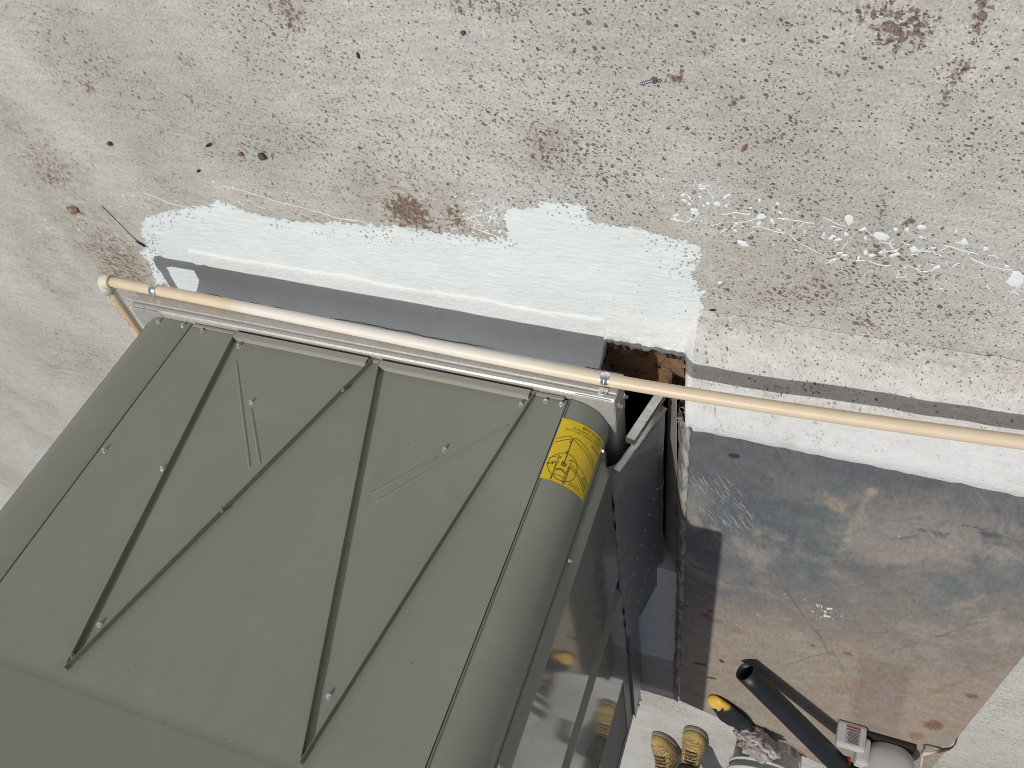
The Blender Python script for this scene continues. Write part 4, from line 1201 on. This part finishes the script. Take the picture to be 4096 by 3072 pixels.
# ------------------------------------------------------------------ bucket
bc = (-.165, 4.165, .0015)
bk = thing('plastic_bucket', bc, 'grey-white plastic pail standing behind the platform under the crumpled rag', 'bucket')
body = [(.0, .0), (.128, .0), (.131, .004), (.146, .262), (.158, .264), (.159, .274), (.1475, .276), (.148, .300), (.160, .302), (.161, .312), (.149, .314), (.1495, .352), (.160, .354), (.161, .368), (.152, .370), (.146, .366), (.128, .02), (.0, .018)]
link('pail', smooth(lathe(body, bc, 56)), 'bucket', bk).data.polygons.foreach_set('use_smooth', [True] * (len(body) - 1) * 56)
def on_pail(a, z, off=.0):
    r = .131 + (.146 - .131) * z / .262 + off
    return Vector((bc[0] + r * math.sin(a), bc[1] - r * math.cos(a), bc[2] + z))
def decal(a0, a1, z0, z1, mat, name, off=.0008, par=None):
    v = []; f = []
    for i in range(9):
        a = a0 + (a1 - a0) * i / 8
        v += [on_pail(a, z0, off), on_pail(a, z1, off)]
    for i in range(8): f.append((i * 2, i * 2 + 2, i * 2 + 3, i * 2 + 1))
    return link(name, pyd('d', v, f), mat, par or bk)
lab = decal(R(62), R(88), .155, .215, 'sticko', 'brand_sticker')
me = text_mesh('PTP', .04)
for q in me.vertices: q.co = on_pail(R(64) + q.co.x * 1.0 / .142 * .78, .168 + q.co.y, .0016)
link('sticker_lettering', me, 'ink', lab)
decal(R(-52), R(-30), .135, .205, 'stick', 'instruction_sticker')
for i in range(9):
    decal(R(-50), R(-33 - 8 * random.random()), .142 + i * .0066, .1448 + i * .0066, 'ink', 'instruction_lines', .0016)
hw = [on_pail(R(8), .282, .016), on_pail(R(2), .25, .02), on_pail(R(-8), .225, .02), on_pail(R(-25), .20, .018), on_pail(R(-50), .215, .018), on_pail(R(-80), .285, .018)]
link('wire_handle', tube(hw, .0022, 8), 'galv', bk)

# ------------------------------------------------------------------ rag and glove
bm = bmesh.new(); bmesh.ops.create_icosphere(bm, subdivisions=5, radius=1)
for q in bm.verts:
    n_ = q.co.normalized()
    rid = 1 - abs(fbm(n_ * 1.0 + Vector((3, 1, 2)), 2.6, 4)); rid2 = 1 - abs(fbm(n_, 6.0, 3))
    r = .66 + .42 * rid + .16 * rid2 + .3 * fbm(n_, 1.3, 2) - .1
    co = Vector((n_.x * .086, n_.y * .05, n_.z * .062)) * r
    co.x += -.25 * co.z
    q.co = co
zm = min(q.co.z for q in bm.verts)
for q in bm.verts:
    z = q.co.z - zm
    q.co = Vector((-.10 + q.co.x, 3.945 + q.co.y + .0 * z, ZP + max(z - .006, .0005)))
link('crumpled_rag', mesh_from(bm), 'rag', label='crumpled dirty grey rag at the platform edge against the pail', cat='rag', smooth=True)

gl = thing('work_glove', (.02, 3.82, ZP), 'black work glove with yellow trimmed cuff lying on the metal sheet', 'glove')
ga, gb = Vector((.104, 3.70, 0)), Vector((-.05, 3.925, 0))
gd = (gb - ga).normalized(); gn = Vector((-gd.y, gd.x, 0))
def gsec(t, w, h, shift=0.0, n=16):
    c = ga.lerp(gb, t) + gn * shift
    out = []
    for k in range(n):
        th = 2 * math.pi * k / n
        out.append((c.x + gn.x * w * math.cos(th), c.y + gn.y * w * math.cos(th), ZP + .002 + h * (1 + math.sin(th)) * .5 * (1 + .25 * fbm((t * 3, th, 0), 1.4, 2))))
    return out
def loft(secs, caps=True):
    n = len(secs[0]); v = [p for s in secs for p in s]; f = []
    for i in range(len(secs) - 1):
        for k in range(n):
            q = (k + 1) % n; f.append((i * n + k, i * n + q, (i + 1) * n + q, (i + 1) * n + k))
    if caps: f += [tuple(range(n))[::-1], tuple(range((len(secs) - 1) * n, len(secs) * n))]
    return pyd('loft', v, f)
link('cuff', smooth(loft([gsec(0, .012, .012), gsec(.03, .030, .026), gsec(.10, .040, .032), gsec(.18, .046, .036), gsec(.27, .0505, .0385)])), 'cuff', gl)
link('palm', smooth(loft([gsec(.25, .0505, .0385), gsec(.30, .0525, .041), gsec(.42, .058, .046), gsec(.58, .062, .052), gsec(.74, .055, .047), gsec(.86, .045, .04), gsec(.92, .04, .036)])), 'glove', gl)
for i, (s_, L) in enumerate(((-.032, .95), (-.011, 1.05), (.011, 1.0), (.031, .85))):
    b0 = ga.lerp(gb, .86) + gn * s_
    P = [b0 + Vector((0, 0, ZP + .022)), b0 + gd * .03 * L + Vector((0, 0, ZP + .03)), b0 + gd * .055 * L + Vector((0, 0, ZP + .022)), b0 + gd * .07 * L + Vector((0, 0, ZP + .012))]
    link('finger', smooth(tube(P, [.012, .0115, .0105, .007], 12)), 'glove', gl)
b0 = ga.lerp(gb, .55) - gn * .055
link('thumb', smooth(tube([b0 + gn * .02 + Vector((0, 0, ZP + .02)), b0 - gn * .004 + gd * .02 + Vector((0, 0, ZP + .018)), b0 - gn * .006 + gd * .05 + Vector((0, 0, ZP + .014))], [.013, .013, .008], 12)), 'glove', gl)
pp = []
for t_, s_ in ((.06, -.9), (.03, -.2), (.05, .7), (.14, .8), (.22, .35), (.27, -.1), (.25, -.5), (.20, -.45), (.21, -.1)):
    w_ = .012 + .036 * sstep(0, .2, t_)
    c = ga.lerp(gb, t_) + gn * (s_ * w_); pp.append((c.x, c.y, ZP + .004 + (.012 + .027 * sstep(0, .2, t_)) * math.sqrt(max(.05, 1 - s_ * s_ * .9))))
Q = []
for i in range(len(pp) - 1):
    for t_ in range(4): Q.append(Vector(pp[i]).lerp(Vector(pp[i + 1]), t_ / 4))
link('piping', smooth(tube(Q, .0042, 8)), 'black', gl)

# ------------------------------------------------------------------ person standing behind the platform
ps = thing('person', (.27, 5.0, 0), 'person in tan lace-up work boots and dark trousers standing beyond the platform', 'person')
def boot(tx, ty, ang, par):
    """toe tip at tx,ty; ang turns the boot about z; toe points to -Y"""
    ca, sa = math.cos(ang), math.sin(ang)
    def ring(front, back, wid, z, n=28, sq=2.5, lean=0.0):
        out = []
        cy = (front + back) / 2; hl = (back - front) / 2
        for k in range(n):
            th = 2 * math.pi * k / n
            c_, s_ = math.cos(th), math.sin(th)
            yy = cy + hl * math.copysign(abs(s_) ** (2 / sq), s_)
            fr = (yy - front) / max(1e-6, back - front)
            wv = wid * (1 - .16 * sstep(.35, .7, fr) + .05 * sstep(.75, 1, fr)) if z < .05 else wid
            xx = 1.18 * wv * math.copysign(abs(c_) ** (2 / sq), c_)
            zz = z + lean * (fr)
            out.append((tx + xx * ca - yy * sa, ty + xx * sa + yy * ca, zz))
        return out
    b = link('boot', smooth(loft([ring(.004, .292, .049, .022), ring(.0, .296, .052, .034), ring(.004, .297, .0525, .05), ring(.014, .297, .051, .066), ring(.036, .296, .048, .080), ring(.070, .295, .045, .092), ring(.105, .294, .043, .106), ring(.135, .292, .042, .124), ring(.158, .290, .043, .15), ring(.168, .288, .046, .18), ring(.168, .290, .05, .22), ring(.17, .288, .05, .25)])), 'nubuck', par)
    link('sole', loft([ring(.003, .294, .051, .0), ring(-.003, .300, .055, .006), ring(-.004, .301, .056, .018), ring(.0, .298, .053, .0235)]), 'sole', b)
    # laces
    for i in range(5):
        yy = .095 + i * .017; zz = .101 + i * .012 + (.01 if i > 3 else 0)
        P = []
        for k in range(7):
            xx = -.03 + .01 * k
            P.append((tx + xx * ca - (yy + .01 * (k % 2)) * sa, ty + xx * sa + (yy + .004 * (k % 2)) * ca, zz + .012 * math.sqrt(max(0, 1 - (xx / .042) ** 2)) - .004))
        link('lace', tube(P, .0028, 6), 'black', b)
    return b
boot(.375, 4.955, .30, ps)
boot(.185, 4.690, .04, ps)
def skin_mesh(nodes, edges, name):
    """nodes: list of (x,y,z,r)"""
    me = bpy.data.meshes.new(name)
    me.from_pydata([n[:3] for n in nodes], edges, []); me.update()
    o = bpy.data.objects.new(name, me); C.objects.link(o)
    md = o.modifiers.new('skin', 'SKIN'); md.use_smooth_shade = True
    for i, n in enumerate(nodes):
        sv_ = me.skin_vertices[0].data[i]; sv_.radius = (n[3], n[3] * (n[4] if len(n) > 4 else 1)); sv_.use_root = (i == 0)
    sd = o.modifiers.new('sub', 'SUBSURF'); sd.levels = 2; sd.render_levels = 2
    dg = bpy.context.evaluated_depsgraph_get(); dg.update()
    res = bpy.data.meshes.new_from_object(o.evaluated_get(dg))
    bpy.data.objects.remove(o, do_unlink=True)
    return res
a1 = (.305, 5.18); a2 = (.175, 4.92)
N = [(.26, 5.10, .98, .145, .8), (.26, 5.10, 1.12, .14, .8), (.26, 5.09, 1.30, .155, .75), (.26, 5.08, 1.44, .13, .75), (.26, 5.07, 1.53, .055), (.26, 5.05, 1.60, .07), (.26, 5.03, 1.70, .088, 1.15), (.26, 5.04, 1.76, .07),
     (.355, 5.12, .90, .095), (.345, 5.14, .52, .068), (a1[0], a1[1] - .01, .28, .062), (a1[0], a1[1] - .03, .125, .074),
     (.165, 5.07, .90, .095), (.18, 4.99, .52, .068), (a2[0], a2[1] - .01, .28, .062), (a2[0], a2[1] - .03, .125, .074),
     (.44, 5.09, 1.42, .06), (.49, 5.10, 1.14, .046), (.50, 5.02, .92, .034), (.50, 4.98, .84, .032),
     (.08, 5.09, 1.42, .06), (.03, 5.10, 1.14, .046), (.02, 5.02, .92, .034), (.02, 4.98, .84, .032)]
E_ = [(0, 1), (1, 2), (2, 3), (3, 4), (4, 5), (5, 6), (6, 7), (0, 8), (8, 9), (9, 10), (10, 11), (0, 12), (12, 13), (13, 14), (14, 15), (3, 16), (16, 17), (17, 18), (18, 19), (3, 20), (20, 21), (21, 22), (22, 23)]
for base, hx, sg in ((19, .50, -1), (23, .02, 1)):
    for k in range(4):
        i0 = len(N); x0 = hx + sg * (-.024 + .016 * k)
        L = (.07, .08, .075, .06)[k]
        N += [(x0, 4.965, .80, .0105), (x0, 4.95, .80 - L * .5, .0095), (x0, 4.955, .80 - L, .008)]
        E_ += [(base, i0), (i0, i0 + 1), (i0 + 1, i0 + 2)]
    i0 = len(N)
    N += [(hx + sg * .035, 4.95, .83, .011), (hx + sg * .045, 4.93, .80, .0095)]
    E_ += [(base, i0), (i0, i0 + 1)]
me = skin_mesh(N, E_, 'body')
for q in ('skin', 'shirt', 'camo'): me.materials.append(M[q])
for p in me.polygons:
    c = p.center
    arm = abs(c.x - .26) > .17 and c.z < 1.46
    p.material_index = 0 if (c.z > 1.52 or (arm and c.z < .93 and abs(c.x - .26) > .19)) else (2 if (c.z < .99 and not (arm and c.z > .88 and abs(c.x - .26) > .2)) else 1)
body_o = link('body', me, None, ps, smooth=True)
bm = bmesh.new(); bmesh.ops.create_uvsphere(bm, u_segments=24, v_segments=14, radius=.1)
for q in list(bm.verts):
    if q.co.z < -.01: bm.verts.remove(q)
for q in bm.verts: q.co = Vector((.26 + q.co.x * .98, 5.045 + q.co.y * 1.12, 1.745 + q.co.z * .85))
link('hair', mesh_from(bm), 'hair', ps, smooth=True)
fy = 4.93
for sx in (-.034, .034):
    bm = bmesh.new(); bmesh.ops.create_uvsphere(bm, u_segments=10, v_segments=8, radius=.012)
    bmesh.ops.translate(bm, vec=(.26 + sx, fy + .012, 1.70), verts=bm.verts[:]); link('eye', mesh_from(bm), 'black', ps, smooth=True)
    bm = bmesh.new(); bmesh.ops.create_uvsphere(bm, u_segments=10, v_segments=8, radius=.022)
    for q in bm.verts: q.co = Vector((.26 + sx * 2.65 + q.co.x * .4, 5.04 + q.co.y * .8, 1.69 + q.co.z * 1.4))
    link('ear', mesh_from(bm), 'skin', ps, smooth=True)
link('nose', smooth(tube([(.26, fy + .01, 1.70), (.26, fy - .012, 1.665), (.26, fy + .005, 1.655)], [.008, .014, .01], 10)), 'skin', ps)
link('mouth', smooth(tube([(.238, fy + .012, 1.628), (.26, fy + .004, 1.626), (.282, fy + .012, 1.628)], [.003, .006, .003], 8)), 'redink', ps)
